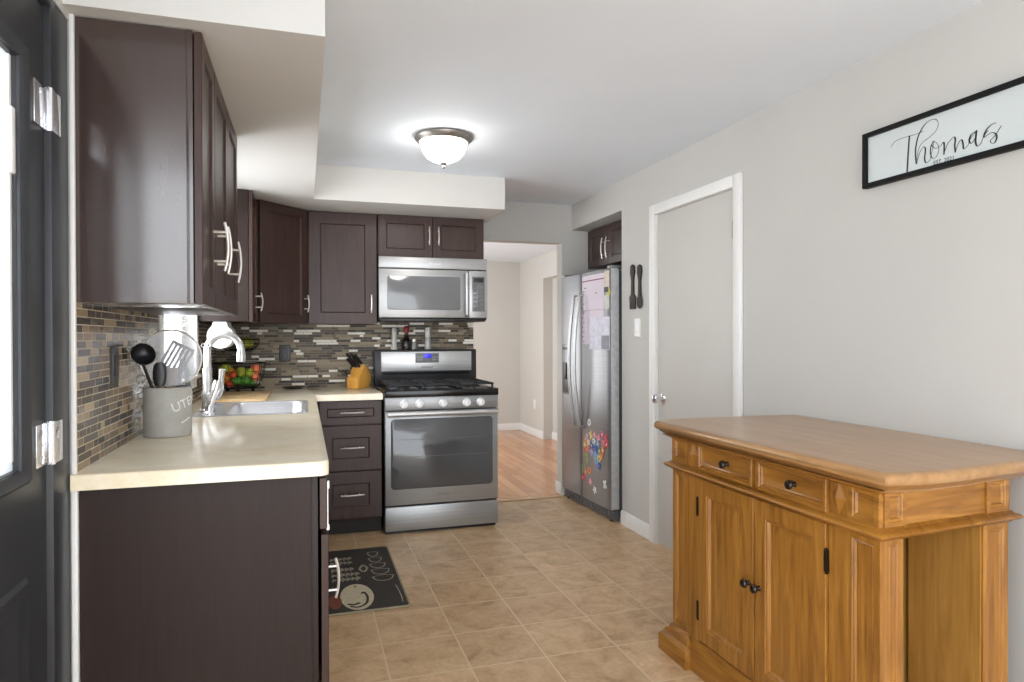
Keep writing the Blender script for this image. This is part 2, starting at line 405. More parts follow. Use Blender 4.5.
# ------------------------------------------------------------------ setting
struct('floor', MB().box(-2.0, 2.16, -1.6, 4.90, -.08, 0), M['tile'], 'tan stone-look square floor tiles with pale grout across the kitchen', 'floor')
struct('floor_hall', MB().box(-.75, 3.1, 4.905, 8.8, -.08, .0), M['hardwood'], 'orange hardwood planks in the room beyond the doorway', 'floor')
struct('trim_threshold', MB().box(1.235, 1.95, 4.875, 4.925, 0, .009, .003), M['oak_strip'], 'pale wooden threshold strip between tile and hardwood', 'threshold')
struct('ceiling', MB().box(-2.0, 2.2, -1.0, 5.06, ZC, ZC+.1), M['ceiling'], 'flat light grey kitchen ceiling', 'ceiling')
struct('ceiling_hall', MB().box(-.75, 3.1, 5.06, 8.8, 2.27, 2.4), M['ceiling'], 'white ceiling of the room beyond the doorway', 'ceiling')
struct('ceiling_soffit', MB().prism([(XL, 1.94), (.06, 1.94), (.06, 4.22), (1.265, 4.22), (1.265, YB), (XL, YB)], 2.09, ZC-.0005), M['soffit'], 'white boxed soffit above the wall cabinets', 'soffit')
mb = MB()
mb.box(XR, 2.15, -1.2, 2.825, 0, ZC).box(XR, 2.15, 2.825, 3.615, 1.99, ZC).box(XR, 2.15, 3.615, 4.07, 0, ZC)
struct('wall_right', mb, M['wall'], 'greige wall on the right with the closet door and framed sign', 'wall')
mb = MB().box(XR, 2.85, 4.07, YB, 2.10, ZC).box(2.75, 2.85, 4.07, YB, 0, 2.10).box(2.15, 2.85, 3.97, 4.07, 0, ZC)
struct('wall_alcove', mb, M['wall'], 'greige recess that holds the refrigerator', 'wall')
mb = MB().box(-.70, 1.23, YB, 5.06, 0, ZC).box(1.23, 1.951, YB, 5.06, 1.997, ZC).box(1.951, 2.85, YB, 5.06, 0, ZC)
struct('wall_back', mb, M['wall'], 'greige wall at the far end with the open doorway', 'wall')
mb = MB()
mb.box(XL-.125, XL, 1.995, 3.12, 0, ZC).box(XL-.125, XL, 3.12, 4.02, 0, 1.05).box(XL-.125, XL, 3.12, 4.02, 2.0, ZC).box(XL-.125, XL, 4.02, YB, 0, ZC)
mb.box(XL-.125, XL, .80, 1.995, 2.07, ZC).box(XL-.125, XL, .66, .80, 0, ZC)
struct('wall_left', mb, M['wall'], 'wall on the left behind the sink run', 'wall')
# beyond the doorway
struct('wall_hall_left', MB().box(-.85, -.75, 5.06, 8.75, 0, 2.27), M['wall_hall'], 'added side wall of the room beyond the doorway, out of sight from the kitchen', 'wall')  # unseen wall, added to keep the open sky's light out of the hall
struct('wall_hall_back', MB().box(-.75, 2.80, 8.65, 8.75, 0, 2.27), M['wall_hall'], 'pale grey far wall of the room beyond the doorway', 'wall')
mb = MB().box(2.80, 2.92, 7.72, 8.75, 0, 2.27).box(2.80, 2.92, 5.06, 7.72, 1.97, 2.27).box(2.92, 3.02, 5.06, 7.78, 0, 2.0)
struct('wall_hall_right', mb, M['wall_hall'], 'side wall with a cased recess in the room beyond the doorway', 'wall')
bb = [(0, 0), (.012, 0), (.012, .075), (.006, .09), (0, .09)]
def baseboard(name, p, q, n, label):
    a, b, nv = Vector((*p, 0)), Vector((*q, 0)), Vector((*n, 0))
    mb = MB(); mb.loft([[a+nv*x+Vector((0, 0, z+.0005)) for x, z in bb], [b+nv*x+Vector((0, 0, z+.0005)) for x, z in bb]])
    struct(name, mb, M['trim'], label, 'baseboard')
baseboard('baseboard_right', (XR, 3.675), (XR, 4.07), (-1, 0), 'white baseboard between closet door casing and refrigerator')
baseboard('baseboard_front', (XR, -1.0), (XR, 2.765), (-1, 0), 'white baseboard running behind the sideboard')
baseboard('baseboard_hall_back', (1.0, 8.65), (2.80, 8.65), (0, -1), 'white baseboard on the far wall beyond the doorway')
baseboard('baseboard_hall_right', (2.80, 7.72), (2.80, 8.638), (-1, 0), 'white baseboard on the side wall beyond the doorway')
baseboard('baseboard_hall_recess', (2.92, 5.1), (2.92, 7.72), (-1, 0), 'white baseboard inside the recess beyond the doorway')
mb = MB().box(1.938, 1.951, 4.93, 5.07, .0005, .09, .002).box(1.938, 2.0, 4.937, 4.95, .0005, .09, .002)
struct('baseboard_jamb', mb, M['trim'], 'short white baseboard block wrapping the doorway jamb', 'baseboard')
# tiled backsplash
struct('wall_backsplash_left', MB().box(XL, XL+.008, 2.0, 3.06, .90, 1.345).box(XL, XL+.008, 4.08, YB, .90, 1.345).box(XL, XL+.008, 3.06, 4.08, .90, .985), M['mosaic_left'], 'brown and grey mosaic strip tile on the left wall', 'backsplash')
struct('wall_backsplash_back', MB().box(XL+.008, 1.228, YB-.008, YB, .90, 1.42), M['mosaic_back'], 'taupe and white mosaic strip tile on the far wall', 'backsplash')
struct('trim_backsplash', MB().box(XL, XL+.011, 1.988, 2.0, .862, 2.088, .002), M['trim'], 'thin white edge strip between door casing and mosaic', 'trim')
struct('trim_panel_edge', MB().box(XL, XL+.014, 1.984, 2.0, .001, .858, .002), M['trim'], 'thin white strip between door casing and base cabinet', 'trim')

# entry door (dark, half glazed) in the left wall
d = thing('door_1', 'charcoal half-glazed entry door at the left edge', 'door', (-.60, 1.37, 0), kind='structure')
mb = MB()
x0, x1 = -.635, -.592
mb.box(x0, x1, .90, 1.06, .01, 2.04).box(x0, x1, 1.70, 1.862, .01, 2.04).box(x0, x1, 1.06, 1.70, .01, .965).box(x0, x1, 1.06, 1.70, 1.86, 2.04)
for (a, b, c, e) in ((1.00, 1.33, .16, .72), (1.41, 1.74, .16, .72)):      # raised panels below the glass
    mb.panel(frame((x1, a, c), (0, 1, 0), (1, 0, 0)), b-a, e-c, [(0, 0), (.01, .008), (.025, .002), (.05, .002), (.07, .007)], -.002)
mb.build('slab', M['dark_paint'], d)
mb = MB()
def ringframe(mb, F, wd, ht, prof):
    rings = [[F @ Vector(p) for p in ((i, i, z), (wd-i, i, z), (wd-i, ht-i, z), (i, ht-i, z))] for i, z in prof]
    return mb.loft(rings, False)
ringframe(mb, frame((x1, 1.025, .93), (0, 1, 0), (1, 0, 0)), .71, .965, [(0, -.002), (0, .010), (.008, .017), (.020, .014), (.032, .006), (.035, -.010)])
mb.build('glass_frame', M['dark_paint'], d)
MB().box(-.5985, -.5955, 1.058, 1.702, .963, 1.862).build('glass', M['pane'], d)
mb = MB()
for i in range(44): mb.box(-.6025, -.6015, 1.062, 1.698, .966+i*.0203, .9858+i*.0203)
mb.build('blind', M['blind_lit'], d)
MB().box(-.5955, -.583, 1.655, 1.675, 1.60, 1.74, .003).box(-.5955, -.590, 1.660, 1.670, .99, 1.85).build('blind_slider', M['white'], d)
for z in (1.80, 1.00, .22):
    mb = MB().tube([(-.581, 1.868, z-.052), (-.581, 1.868, z+.052)], .0085, 10)
    mb.box(-.592, -.588, 1.795, 1.868, z-.05, z+.05, .001).box(-.580, -.5745, 1.868, 1.925, z-.05, z+.05, .001)
    for k in (-.03, 0, .03): mb.tube([(-.590, 1.835, z+k), (-.587, 1.835, z+k)], .004, 8)
    mb.build('hinge', M['chrome'], d)
mb = MB().box(-.70, -.577, 1.866, 1.986, 0, 2.07, .003).box(-.70, -.575, .80, .896, 0, 2.07, .003).box(-.70, -.575, .896, 1.866, 2.045, 2.07, .003)
struct('trim_door_1', mb, M['dark_paint'], 'charcoal jamb and casing around the entry door', 'casing')

# sink window
wn = thing('window_1', 'white framed window over the sink behind horizontal blinds', 'window', (-.62, 3.57, 1.05), kind='structure')
mb = MB()
for (a, b, c, e) in ((3.12, 3.17, 1.05, 2.0), (3.97, 4.02, 1.05, 2.0), (3.17, 3.97, 1.05, 1.10), (3.17, 3.97, 1.95, 2.0), (3.17, 3.97, 1.50, 1.54)): mb.box(-.68, -.63, a, b, c, e, .004)
mb.build('sash', M['white'], wn)
MB().box(-.664, -.660, 3.17, 3.97, 1.10, 1.95).build('glass', M['pane'], wn)
mb = MB()
for i in range(34): mb.box(-.622, -.604, 3.135, 4.005, 1.075+i*.027, 1.0775+i*.027)
mb.box(-.625, -.60, 3.135, 4.005, 1.06, 1.072, .002)
mb.build('blind', M['blind'], wn)
mb = MB()
for y in (3.3, 3.84): mb.tube([(-.613, y, 1.07), (-.613, y, 1.98)], .0015, 6)
mb.build('cord', M['blind'], wn)
mb = MB().box(XL, XL+.014, 3.06, 3.125, .985, 2.06, .003).box(XL, XL+.014, 4.015, 4.08, .985, 2.06, .003).box(XL, XL+.014, 3.125, 4.015, 1.995, 2.06, .003).box(XL-.06, XL+.03, 3.06, 4.08, 1.035, 1.05, .003).box(XL, XL+.014, 3.06, 4.08, .985, 1.035, .003)
struct('trim_window', mb, M['trim'], 'white casing and sill around the sink window', 'casing')

# closet door in the right wall
d = thing('door_2', 'flat greige slab door with round chrome knob', 'door', (XR+.03, 3.22, 0), kind='structure')
MB().box(2.043, 2.083, 2.838, 3.604, .008, 1.985, .002).build('slab', M['door_paint'], d)
k = Matrix.Translation((2.043, 3.545, .885)) @ Matrix.Rotation(-PI/2, 4, 'Y')
MB().lathe([(0, 0), (.032, 0), (.032, .004), (.026, .009), (.012, .012), (.011, .03), (.016, .036), (.026, .042), (.0285, .052), (.026, .062), (.016, .068), (0, .069)], 24, k).build('knob', M['chrome'], d)
for z in (1.785, .25):
    MB().tube([(2.036, 2.834, z-.045), (2.036, 2.834, z+.045)], .0065, 8).box(2.040, 2.0435, 2.838, 2.868, z-.044, z+.044, .001).build('hinge', M['brass'], d)
mb = MB()
for (a, b) in ((2.77, 2.832), (3.610, 3.672)): mb.box(XR-.018, XR, a, b, .0, 2.048, .004)
mb.box(XR-.018, XR, 2.832, 3.610, 1.988, 2.048, .004)
mb.box(XR, XR+.11, 2.825, 2.835, 0, 1.99).box(XR, XR+.11, 3.607, 3.615, 0, 1.99).box(XR, XR+.11, 2.835, 3.607, 1.987, 1.99)
struct('trim_door_2', mb, M['trim'], 'white casing around the flat closet door', 'casing')

# ------------------------------------------------------------------ wall cabinets
def cab(name, label, loc): return thing(name, label, 'cabinet', loc, 0, 'espresso wall cabinets')
G = None
# left run: single door, then a pair
c = thing('wall_cabinet', 'espresso wall cabinet nearest the entry door, its broad side showing', 'cabinet', (-.42, 2.13, 1.345))
MB().box(-.566, -.302, 2.0, 2.272, 1.345, 2.087, .001).box(-.302, -.286, 1.998, 2.272, 1.345, 2.087, .001).build('body', M['espresso_gloss'], c)
shaker(c, (-.263, 2.002, 1.343), (0, 1, 0), (1, 0, 0), .268, .742, ((.240, .115), (.240, .265)))
c = thing('wall_cabinet', 'two-door espresso wall cabinet between the sink window and the cabinet by the entry door', 'cabinet', (-.42, 2.64, 1.345))
MB().box(-.566, -.286, 2.274, 3.02, 1.345, 2.087, .001).build('body', M['espresso_matte'], c)
shaker(c, (-.263, 2.276, 1.343), (0, 1, 0), (1, 0, 0), .369, .742, ((.055, .115), (.055, .265)))
shaker(c, (-.263, 2.648, 1.343), (0, 1, 0), (1, 0, 0), .369, .742, ((.035, .115), (.035, .265)))
# beyond the window
c = thing('wall_cabinet', 'narrow espresso wall cabinet between the sink window and the angled corner cabinet', 'cabinet', (-.42, 4.2, 1.345))
MB().box(-.56, -.298, 4.05, 4.315, 1.345, 2.087, .001).build('body', M['espresso_matte'], c)
shaker(c, (-.275, 4.052, 1.343), (0, 1, 0), (1, 0, 0), .258, .742, ((.225, .07), (.225, .18)))
c = thing('wall_cabinet', 'angled espresso corner wall cabinet above the fruit basket', 'cabinet', (-.3, 4.7, 1.345))
MB().prism([(-.566, 4.32), (-.272, 4.32), (.021, 4.613), (.021, 4.94), (-.566, 4.94)], 1.345, 2.087, .001).build('body', M['espresso'], c)
u = Vector((1, 1, 0)).normalized(); nn = Vector((1, -1, 0)).normalized()
o = Vector((-.272, 4.32, 1.343)) + nn*.021 + u*.012
shaker(c, o, u, nn, .390, .742, ((.358, .075), (.358, .185)))
c = thing('wall_cabinet', 'single-door espresso wall cabinet left of the microwave', 'cabinet', (.25, 4.78, 1.345))
MB().box(.024, .476, 4.622, 4.94, 1.345, 2.087, .001).build('body', M['espresso'], c)
shaker(c, (.030, 4.60, 1.343), (1, 0, 0), (0, -1, 0), .442, .742, ((.404, .075), (.404, .195)), .075)
c = thing('wall_cabinet', 'short two-door espresso wall cabinet above the microwave', 'cabinet', (.85, 4.78, 1.80))
MB().box(.479, 1.222, 4.622, 4.94, 1.803, 2.087, .001).build('body', M['espresso'], c)
shaker(c, (.482, 4.60, 1.803), (1, 0, 0), (0, -1, 0), .372, .285, ((.345, .085), (.345, .21)))
shaker(c, (.857, 4.60, 1.803), (1, 0, 0), (0, -1, 0), .363, .285, ((.035, .085), (.035, .21)))
c = thing('wall_cabinet', 'two-door espresso cabinet in the recess above the refrigerator', 'cabinet', (2.4, 4.5, 1.80))
MB().box(2.192, 2.74, 4.08, 4.94, 1.80, 2.097, .001).build('body', M['espresso'], c)
shaker(c, (2.17, 4.937, 1.795), (0, -1, 0), (-1, 0, 0), .365, .295, ((.33, .045), (.33, .20)))
shaker(c, (2.17, 4.569, 1.795), (0, -1, 0), (-1, 0, 0), .365, .295, ((.035, .045), (.035, .20)))

# ------------------------------------------------------------------ base cabinets
c = thing('base_cabinet', 'espresso base cabinet at the counter end, its broad plain side facing the room', 'cabinet', (-.27, 2.3, 0))
mb = MB().box(-.560, .020, 2.0, 2.62, .10, .857).box(-.555, .018, 2.002, 2.012, .002, .0995)
mb.build('body', M['espresso_matte'], c)
MB().box(.018, .036, 1.998, 2.02, .10, .857, .001).box(.018, .036, 2.60, 2.62, .10, .857, .001).box(.018, .036, 2.02, 2.6, .66, .69).build('face_frame', M['espresso_matte'], c)
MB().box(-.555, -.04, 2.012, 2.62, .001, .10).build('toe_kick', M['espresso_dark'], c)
shaker(c, (.062, 2.006, .70), (0, 1, 0), (1, 0, 0), .605, .145, None, .035, name='drawer_front')
ya = math.radians(1.2)
shaker(c, (.066, 2.012, .115), (math.sin(ya)*-1, math.cos(ya), 0), (math.cos(ya), math.sin(ya), 0), .600, .565, ((.17, .315), (.17, .44)))
mb = MB().box(.060, .069, 2.01, 2.025, .812, .836, .003).box(.061, .0655, 2.0125, 2.022, .70, .815).box(.060, .069, 2.01, 2.025, .692, .708, .003)
lk = mb.build('child_lock', M['white'], c); lk['label'] = 'small white plastic child safety latch strap'
c = thing('base_cabinet', 'espresso sink base cabinet under the sink, doors facing the range', 'cabinet', (-.27, 3.4, 0))
MB().box(-.560, .036, 2.625, 4.38, .10, .68).box(.0, .036, 2.625, 4.38, .68, .857).build('body', M['espresso'], c)
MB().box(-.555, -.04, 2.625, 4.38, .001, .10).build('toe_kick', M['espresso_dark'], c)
for y, hu in ((2.64, .50), (3.20, .04), (3.76, .04)):
    shaker(c, (.058, y, .115), (0, 1, 0), (1, 0, 0), .545, .565, ((hu, .38), (hu, .50)))
    shaker(c, (.058, y, .70), (0, 1, 0), (1, 0, 0), .545, .145, None, .035, name='drawer_front')
c = thing('base_cabinet', 'espresso three-drawer base cabinet left of the range', 'cabinet', (.27, 4.6, 0))
MB().box(.065, .474, 4.345, 4.93, .10, .857, .001).build('body', M['espresso'], c)
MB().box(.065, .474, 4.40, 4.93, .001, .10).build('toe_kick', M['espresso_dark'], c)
for z, h in ((.705, .148), (.415, .283), (.112, .296)):
    shaker(c, (.090, 4.323, z), (1, 0, 0), (0, -1, 0), .380, h, ((.125, h*.52), (.27, h*.52)), .075 if h > .2 else .045, name='drawer')

# ------------------------------------------------------------------ countertop with sink cut-out
def countertop():
    xs = [XL+.002, -.455, .0, .067, .477]; ys = [1.972, 3.27, 3.88, 4.297, YB-.001]
    bm = bmesh.new(); V = {}
    def v(i, j):
        if (i, j) not in V: V[i, j] = bm.verts.new((xs[i], ys[j], .90))
        return V[i, j]
    for i in range(4):
        for j in range(4):
            if i == 1 and j == 1: continue
            if i == 3 and j < 3: continue
            bm.faces.new((v(i, j), v(i+1, j), v(i+1, j+1), v(i, j+1)))
    r = bmesh.ops.extrude_face_region(bm, geom=bm.faces[:])
    for e in r['geom']:
        if isinstance(e, bmesh.types.BMVert): e.co.z = .859
    bmesh.ops.recalc_face_normals(bm, faces=bm.faces)
    cor = [e for e in bm.edges if abs(e.verts[0].co.x-.067) < 1e-5 and abs(e.verts[1].co.x-.067) < 1e-5 and abs(e.verts[0].co.y-1.972) < 1e-5 and abs(e.verts[1].co.y-1.972) < 1e-5]
    bmesh.ops.bevel(bm, geom=cor, offset=.03, segments=5, profile=.5, affect='EDGES')
    ed = []
    for e in bm.edges:
        a, b = e.verts
        if a.co.z > .89 and b.co.z > .89 and len(e.link_faces) == 2 and e.calc_face_angle(0) > 1.2:
            cx, cy = (a.co.x+b.co.x)/2, (a.co.y+b.co.y)/2
            if cy < 2.02 or cx > .05: ed.append(e)
    bmesh.ops.bevel(bm, geom=ed, offset=.007, segments=3, profile=.5, affect='EDGES')
    m = MB(); m._add(bm); return m
single(countertop(), 'countertop', M['counter'], (-.25, 3.4, .859), 'cream laminate worktop in an L around the sink corner', 'countertop')

# sink: drop-in stainless bowl
s = thing('kitchen_sink', 'stainless steel drop-in sink set in the cream worktop', 'sink', (-.21, 3.575, .90))
def rrect(x0, x1, y0, y1, r, z, k=5):
    P = []
    for cx, cy, a0 in ((x1-r, y1-r, 0), (x0+r, y1-r, 90), (x0+r, y0+r, 180), (x1-r, y0+r, 270)):
        for i in range(k+1):
            a = math.radians(a0+90*i/k); P.append((cx+r*math.cos(a), cy+r*math.sin(a), z))
    return P
mb = MB()
mb.loft([rrect(-.487, .018, 3.25, 3.90, .03, .9005), rrect(-.485, .016, 3.252, 3.898, .03, .905), rrect(-.345, -.012, 3.28, 3.87, .05, .904), rrect(-.340, -.017, 3.285, 3.865, .05, .896),
         rrect(-.325, -.032, 3.30, 3.85, .06, .75), rrect(-.295, -.06, 3.33, 3.82, .07, .725), rrect(-.20, -.16, 3.56, 3.60, .018, .72)], False)
mb.loft([rrect(-.20, -.16, 3.56, 3.60, .018, .72), rrect(-.195, -.165, 3.565, 3.595, .014, .716)], True)
mb.build('basin', M['steel_sink'], s)
MB().lathe([(0, 0), (.035, 0), (.038, .004), (.03, .006), (0, .004)], 20, Matrix.Translation((-.18, 3.58, .7205))).build('drain', M['chrome'], s)
# faucet
f = thing('faucet', 'tall chrome gooseneck faucet standing behind the sink', 'faucet', (-.438, 3.47, .9045))
B = Vector((-.438, 3.47, .9045))
MB().lathe([(0, 0), (.034, 0), (.034, .006), (.028, .012), (.024, .05), (.027, .055), (.027, .085), (.022, .095), (.021, .20), (.018, .21), (0, .21)], 24, Matrix.Translation(B)).build('base', M['satin'], f)
pts = [B+Vector((0, 0, .19)), B+Vector((0, 0, .28))]
R_ = .078; dirv = Vector((.97, -.22, 0)).normalized()
for i in range(1, 15):
    a = PI - PI*1.02*i/14; pts.append(B+Vector((0, 0, .285))+dirv*(R_+R_*math.cos(a))+Vector((0, 0, R_*math.sin(a))))
pts.append(pts[-1]+Vector((0, 0, -.008)))
MB().tube(pts, .0175, 16).build('spout', M['satin'], f)
e = pts[-1]
MB().lathe([(0, 0), (.017, 0), (.0205, .004), (.0215, .03), (.0195, .045), (.018, .05), (0, .05)], 18, Matrix.Translation(e+Vector((0, 0, -.04)))).build('spray_head', M['satin'], f)
MB().tube([B+Vector((.015, -.02, .07)), B+Vector((.045, -.05, .08)), B+Vector((.06, -.062, .105)), B+Vector((.068, -.068, .16)), B+Vector((.072, -.07, .20))], [.022, .024, .018, .012, .015], 12).build('handle', M['satin'], f)
f = thing('side_sprayer', 'chrome side sprayer leaning in its holder beside the faucet', 'sprayer', (-.415, 3.33, .9045))
B = Vector((-.415, 3.33, .9045))
MB().lathe([(0, 0), (.026, 0), (.026, .006), (.018, .014), (.017, .04), (0, .04)], 20, Matrix.Translation(B)).build('holder', M['chrome'], f)
MB().tube([B+Vector((0, 0, .02)), B+Vector((.012, .004, .07)), B+Vector((.03, .008, .12)), B+Vector((.036, .01, .15))], [.012, .016, .020, .015], 14).build('head', M['chrome'], f)

# ------------------------------------------------------------------ crock and utensils
K = Vector((-.470, 2.675, .9005))
c = thing('utensil_crock', 'grey stoneware crock full of utensils on the near worktop', 'crock', K)
MB().lathe([(0, 0), (.074, 0), (.079, .004), (.0805, .012), (.079, .02), (.079, .165), (.0805, .172), (.077, .176), (.072, .172), (.071, .02), (0, .016)], 40, Matrix.Translation(K)).build('body', M['crock'], c)
mb = MB()
def wrap_text(mb, body, size, ang0, z0, tilt, R=.0793):
    tmp = MB(); text_mesh(tmp, body, size, None, .0004, 'LEFT')
    ct, st = math.cos(tilt), math.sin(tilt)
    for v in tmp.bm.verts:
        x, y = v.co.x*ct - v.co.y*st, v.co.x*st + v.co.y*ct
        a = ang0 + x/R; r = R + .0006 + (v.co.z)
        v.co = Vector((K.x + r*math.sin(a), K.y - r*math.cos(a), K.z + z0 + y))
    mb._add(tmp.bm)
M['crock_letter'] = plain('crock_letter', (238, 237, 232), .6)
wrap_text(mb, 'UTENSILS', .046, .38, .088, .32); lt = mb.build('lettering', M['crock_letter'], c); lt['label'] = 'raised pale lettering around the crock'
mb = MB()
for k_ in range(4): wrap_text(mb, '-', .05, .74+k_*.12, .040+k_*.004, .2)
mb.build('small_marks', M['crock_letter'], c)
# utensils stand inside the crock
KZ = K.z+.02
u = thing('ladle', 'black ladle leaning left in the crock', 'ladle', (K.x-.03, K.y-.01, KZ))
MB().tube([(K.x-.012, K.y-.040, KZ), (K.x-.038, K.y-.050, KZ+.15), (K.x-.060, K.y-.085, KZ+.235), (K.x-.060, K.y-.098, KZ+.25)], [.006, .006, .005, .007], 8).build('handle', M['black'], u)
mm = Matrix.Translation((K.x-.055, K.y-.115, KZ+.275)) @ Matrix.Rotation(math.radians(70), 4, 'X') @ Matrix.Rotation(math.radians(25), 4, 'Y')
MB().lathe([(0, -.03), (.02, -.026), (.034, -.014), (.040, .002), (.038, .003), (.032, -.012), (.019, -.023), (0, -.027)], 22, mm).build('bowl', M['black'], u)
u = thing('silicone_spoon', 'stubby black silicone spoon in front of the ladle', 'spoon', (K.x-.03, K.y-.03, KZ))
MB().tube([(K.x+.012, K.y-.042, KZ), (K.x-.010, K.y-.054, KZ+.168)], .006, 8).build('handle', M['spoon_wood'], u)
MB().loft([[(K.x-.014+w*math.cos(a)*1.0, K.y-.066+.006*math.sin(a), KZ+z) for a in (2*PI*i/14 for i in range(14))] for z, w in ((.160, .008), (.168, .017), (.19, .021), (.21, .022), (.235, .019), (.245, .010))]).build('head', M['black'], u)
u = thing('slotted_turner', 'grey slotted turner seen through the splatter screen', 'turner', (K.x, K.y+.03, KZ))
MB().tube([(K.x-.02, K.y+.03, KZ), (K.x-.005, K.y+.035, KZ+.21)], .006, 8).build('handle', M['black'], u)
mb = MB(); F = Matrix.Translation((K.x-.002, K.y+.036, KZ+.21)) @ Matrix.Rotation(math.radians(28), 4, 'Y')
for i in range(6): mb.box(-.042+i*.0152, -.033+i*.0152, -.0015, .0015, .012, .098, 0, F)
mb.box(-.042, .043, -.0015, .0015, 0, .014, .001, F).box(-.042, .043, -.0015, .0015, .096, .108, .001, F)
mb.build('blade', colour('grey_nylon', (82, 84, 86), .4), u)
u = thing('tongs', 'steel tongs hanging ring up behind the splatter screen', 'tongs', (K.x+.04, K.y+.03, KZ))
mb = MB()
for sgn in (-1, 1):
    mb.loft([[(K.x+.045+sgn*o_+dx, K.y+.038+dy, KZ+z) for dx, dy in ((-w_, -.003), (w_, -.003), (w_, .003), (-w_, .003))] for z, o_, w_ in ((0, .022, .007), (.10, .02, .009), (.19, .014, .009), (.255, .004, .006))])
mb.build('arms', colour('tongs_steel', (120, 122, 125), .3, .8), u)
MB().tube([(K.x+.045+.012*math.cos(a), K.y+.038, KZ+.272+.012*math.sin(a)) for a in (2*PI*i/18 for i in range(18))], .0025, 8, closed=True).build('ring', M['chrome'], u)
u = thing('wooden_spatula', 'brown wooden spatula low behind the splatter screen', 'spatula', (K.x-.01, K.y, KZ))
MB().tube([(K.x+.035, K.y+.015, KZ), (K.x+.010, K.y-.005, KZ+.15)], .006, 8).loft([[(K.x+.009+w_*math.cos(a), K.y-.006+.003*math.sin(a), KZ+z) for a in (2*PI*i/12 for i in range(12))] for z, w_ in ((.13, .008), (.16, .022), (.21, .027), (.225, .024))]).build('blade', M['spoon_wood'], u)
sc = Vector((K.x+.016, K.y-.028, K.z+.279))
u = thing('splatter_screen', 'round wire mesh splatter screen standing in the crock', 'splatter screen', (sc.x, sc.y, KZ))
rr = .100
MB().tube([sc+Vector((rr*math.cos(a), 0, rr*math.sin(a))) for a in (2*PI*i/48 for i in range(48))], .0032, 8, closed=True).build('rim', M['nickel'], u)
MB().lathe([(0, -.0008), (rr, -.0008), (rr, .0008), (0, .0008)], 48, Matrix.Translation(sc) @ Matrix.Rotation(PI/2, 4, 'X')).build('mesh', M['mesh'], u)
MB().tube([sc+Vector((-.003, 0, -rr)), (sc.x-.003, K.y-.028, KZ+.06), (sc.x-.003, K.y-.028, KZ+.0)], .004, 8).build('handle', M['chrome'], u)
lp = sc+Vector((rr+.014, 0, .045))
MB().tube([lp+Vector((.016*math.cos(a), 0, .007*math.sin(a))) for a in (2*PI*i/16 for i in range(16))], .002, 6, closed=True).build('rest_loop', M['chrome'], u)

# paper towel holder under the narrow wall cabinet
p = thing('paper_towel_holder', 'white paper towel holder mounted under the narrow wall cabinet', 'paper towel holder', (-.45, 4.20, 1.345))
mb = MB().box(-.485, -.415, 4.08, 4.30, 1.333, 1.3445, .002)
for y in (4.075, 4.295):
    mb.prism([(-.035, 0), (.035, 0), (.05, -.06), (.03, -.105), (-.03, -.105), (-.05, -.06)], 0, .008, .002, Matrix.Translation((-.45, y, 1.342)) @ Matrix.Rotation(PI/2, 4, 'X'))
mb.build('bracket', M['white'], p)
mm = Matrix.Translation((-.45, 4.077, 1.262)) @ Matrix.Rotation(-PI/2, 4, 'X')
single(MB().lathe([(.02, 0), (.068, 0), (.07, .004), (.07, .20), (.068, .206), (.02, .206), (.02, 0)], 36, mm), 'paper_towel_roll', M['paper_towel'], (-.45, 4.18, 1.19), 'white paper towel roll hanging above the fruit basket', 'paper towel')

# ------------------------------------------------------------------ fruit basket
BK = Vector((-.402, 4.69, .9005))
b = thing('fruit_basket', 'two-tier black wire fruit basket in the worktop corner', 'basket', BK)
def wire_bowl(c, r0, r1, h, name):
    mb = MB()
    for i in range(5):
        t = i/4; r = r0 + (r1-r0)*math.sin(t*PI/2); z = h*t**1.4
        mb.tube([c+Vector((r*math.cos(a), r*math.sin(a), z)) for a in (2*PI*k/36 for k in range(36))], .0035 if i in (0, 4) else .0016, 6, closed=True)
    for k in range(20):
        a = 2*PI*k/20
        mb.tube([c+Vector(((r0+(r1-r0)*math.sin(t*PI/2))*math.cos(a), (r0+(r1-r0)*math.sin(t*PI/2))*math.sin(a), h*t**1.4)) for t in (0, .25, .5, .75, 1)], .0016, 6)
    for k in range(-3, 4):
        x = k*r0/3.6; y = math.sqrt(max(0, r0*r0-x*x))
        mb.tube([c+Vector((x, -y, 0)), c+Vector((x, y, 0))], .0015, 6)
    return mb.build(name, M['black_matte'], b)
wire_bowl(BK+Vector((0, 0, .03)), .105, .160, .16, 'lower_bowl')
wire_bowl(BK+Vector((0, 0, .27)), .075, .125, .07, 'upper_bowl')
for k in range(3):
    mb = MB(); a = 2*PI*k/3+.5; mb.ball(BK+Vector((.09*math.cos(a), .09*math.sin(a), .013)), .013, n=10); mb.tube([BK+Vector((.09*math.cos(a), .09*math.sin(a), .013)), BK+Vector((.092*math.cos(a), .092*math.sin(a), .032))], .004, 6)
    mb.build('foot', M['black_matte'], b)
pp_ = [BK+Vector((-.02, .125, .12)), BK+Vector((-.02, .135, .24)), BK+Vector((-.01, .11, .36)), BK+Vector((0, .03, .43)), BK+Vector((0, 0, .44))]
for sg in (-1, 1): MB().tube([BK+Vector((sg*.02, .158, .19)), BK+Vector((sg*.02, .160, .24)), BK+Vector((sg*.02, .123, .34))], .0035, 6).build('upright', M['black_matte'], b)
FR = dict(orange=((244, 146, 44), .5), tomato=((222, 84, 48), .3), apple=((178, 190, 62), .35), lime=((78, 140, 50), .4), peach=((236, 126, 84), .5), avocado=((44, 48, 34), .6), mango=((150, 150, 50), .4))
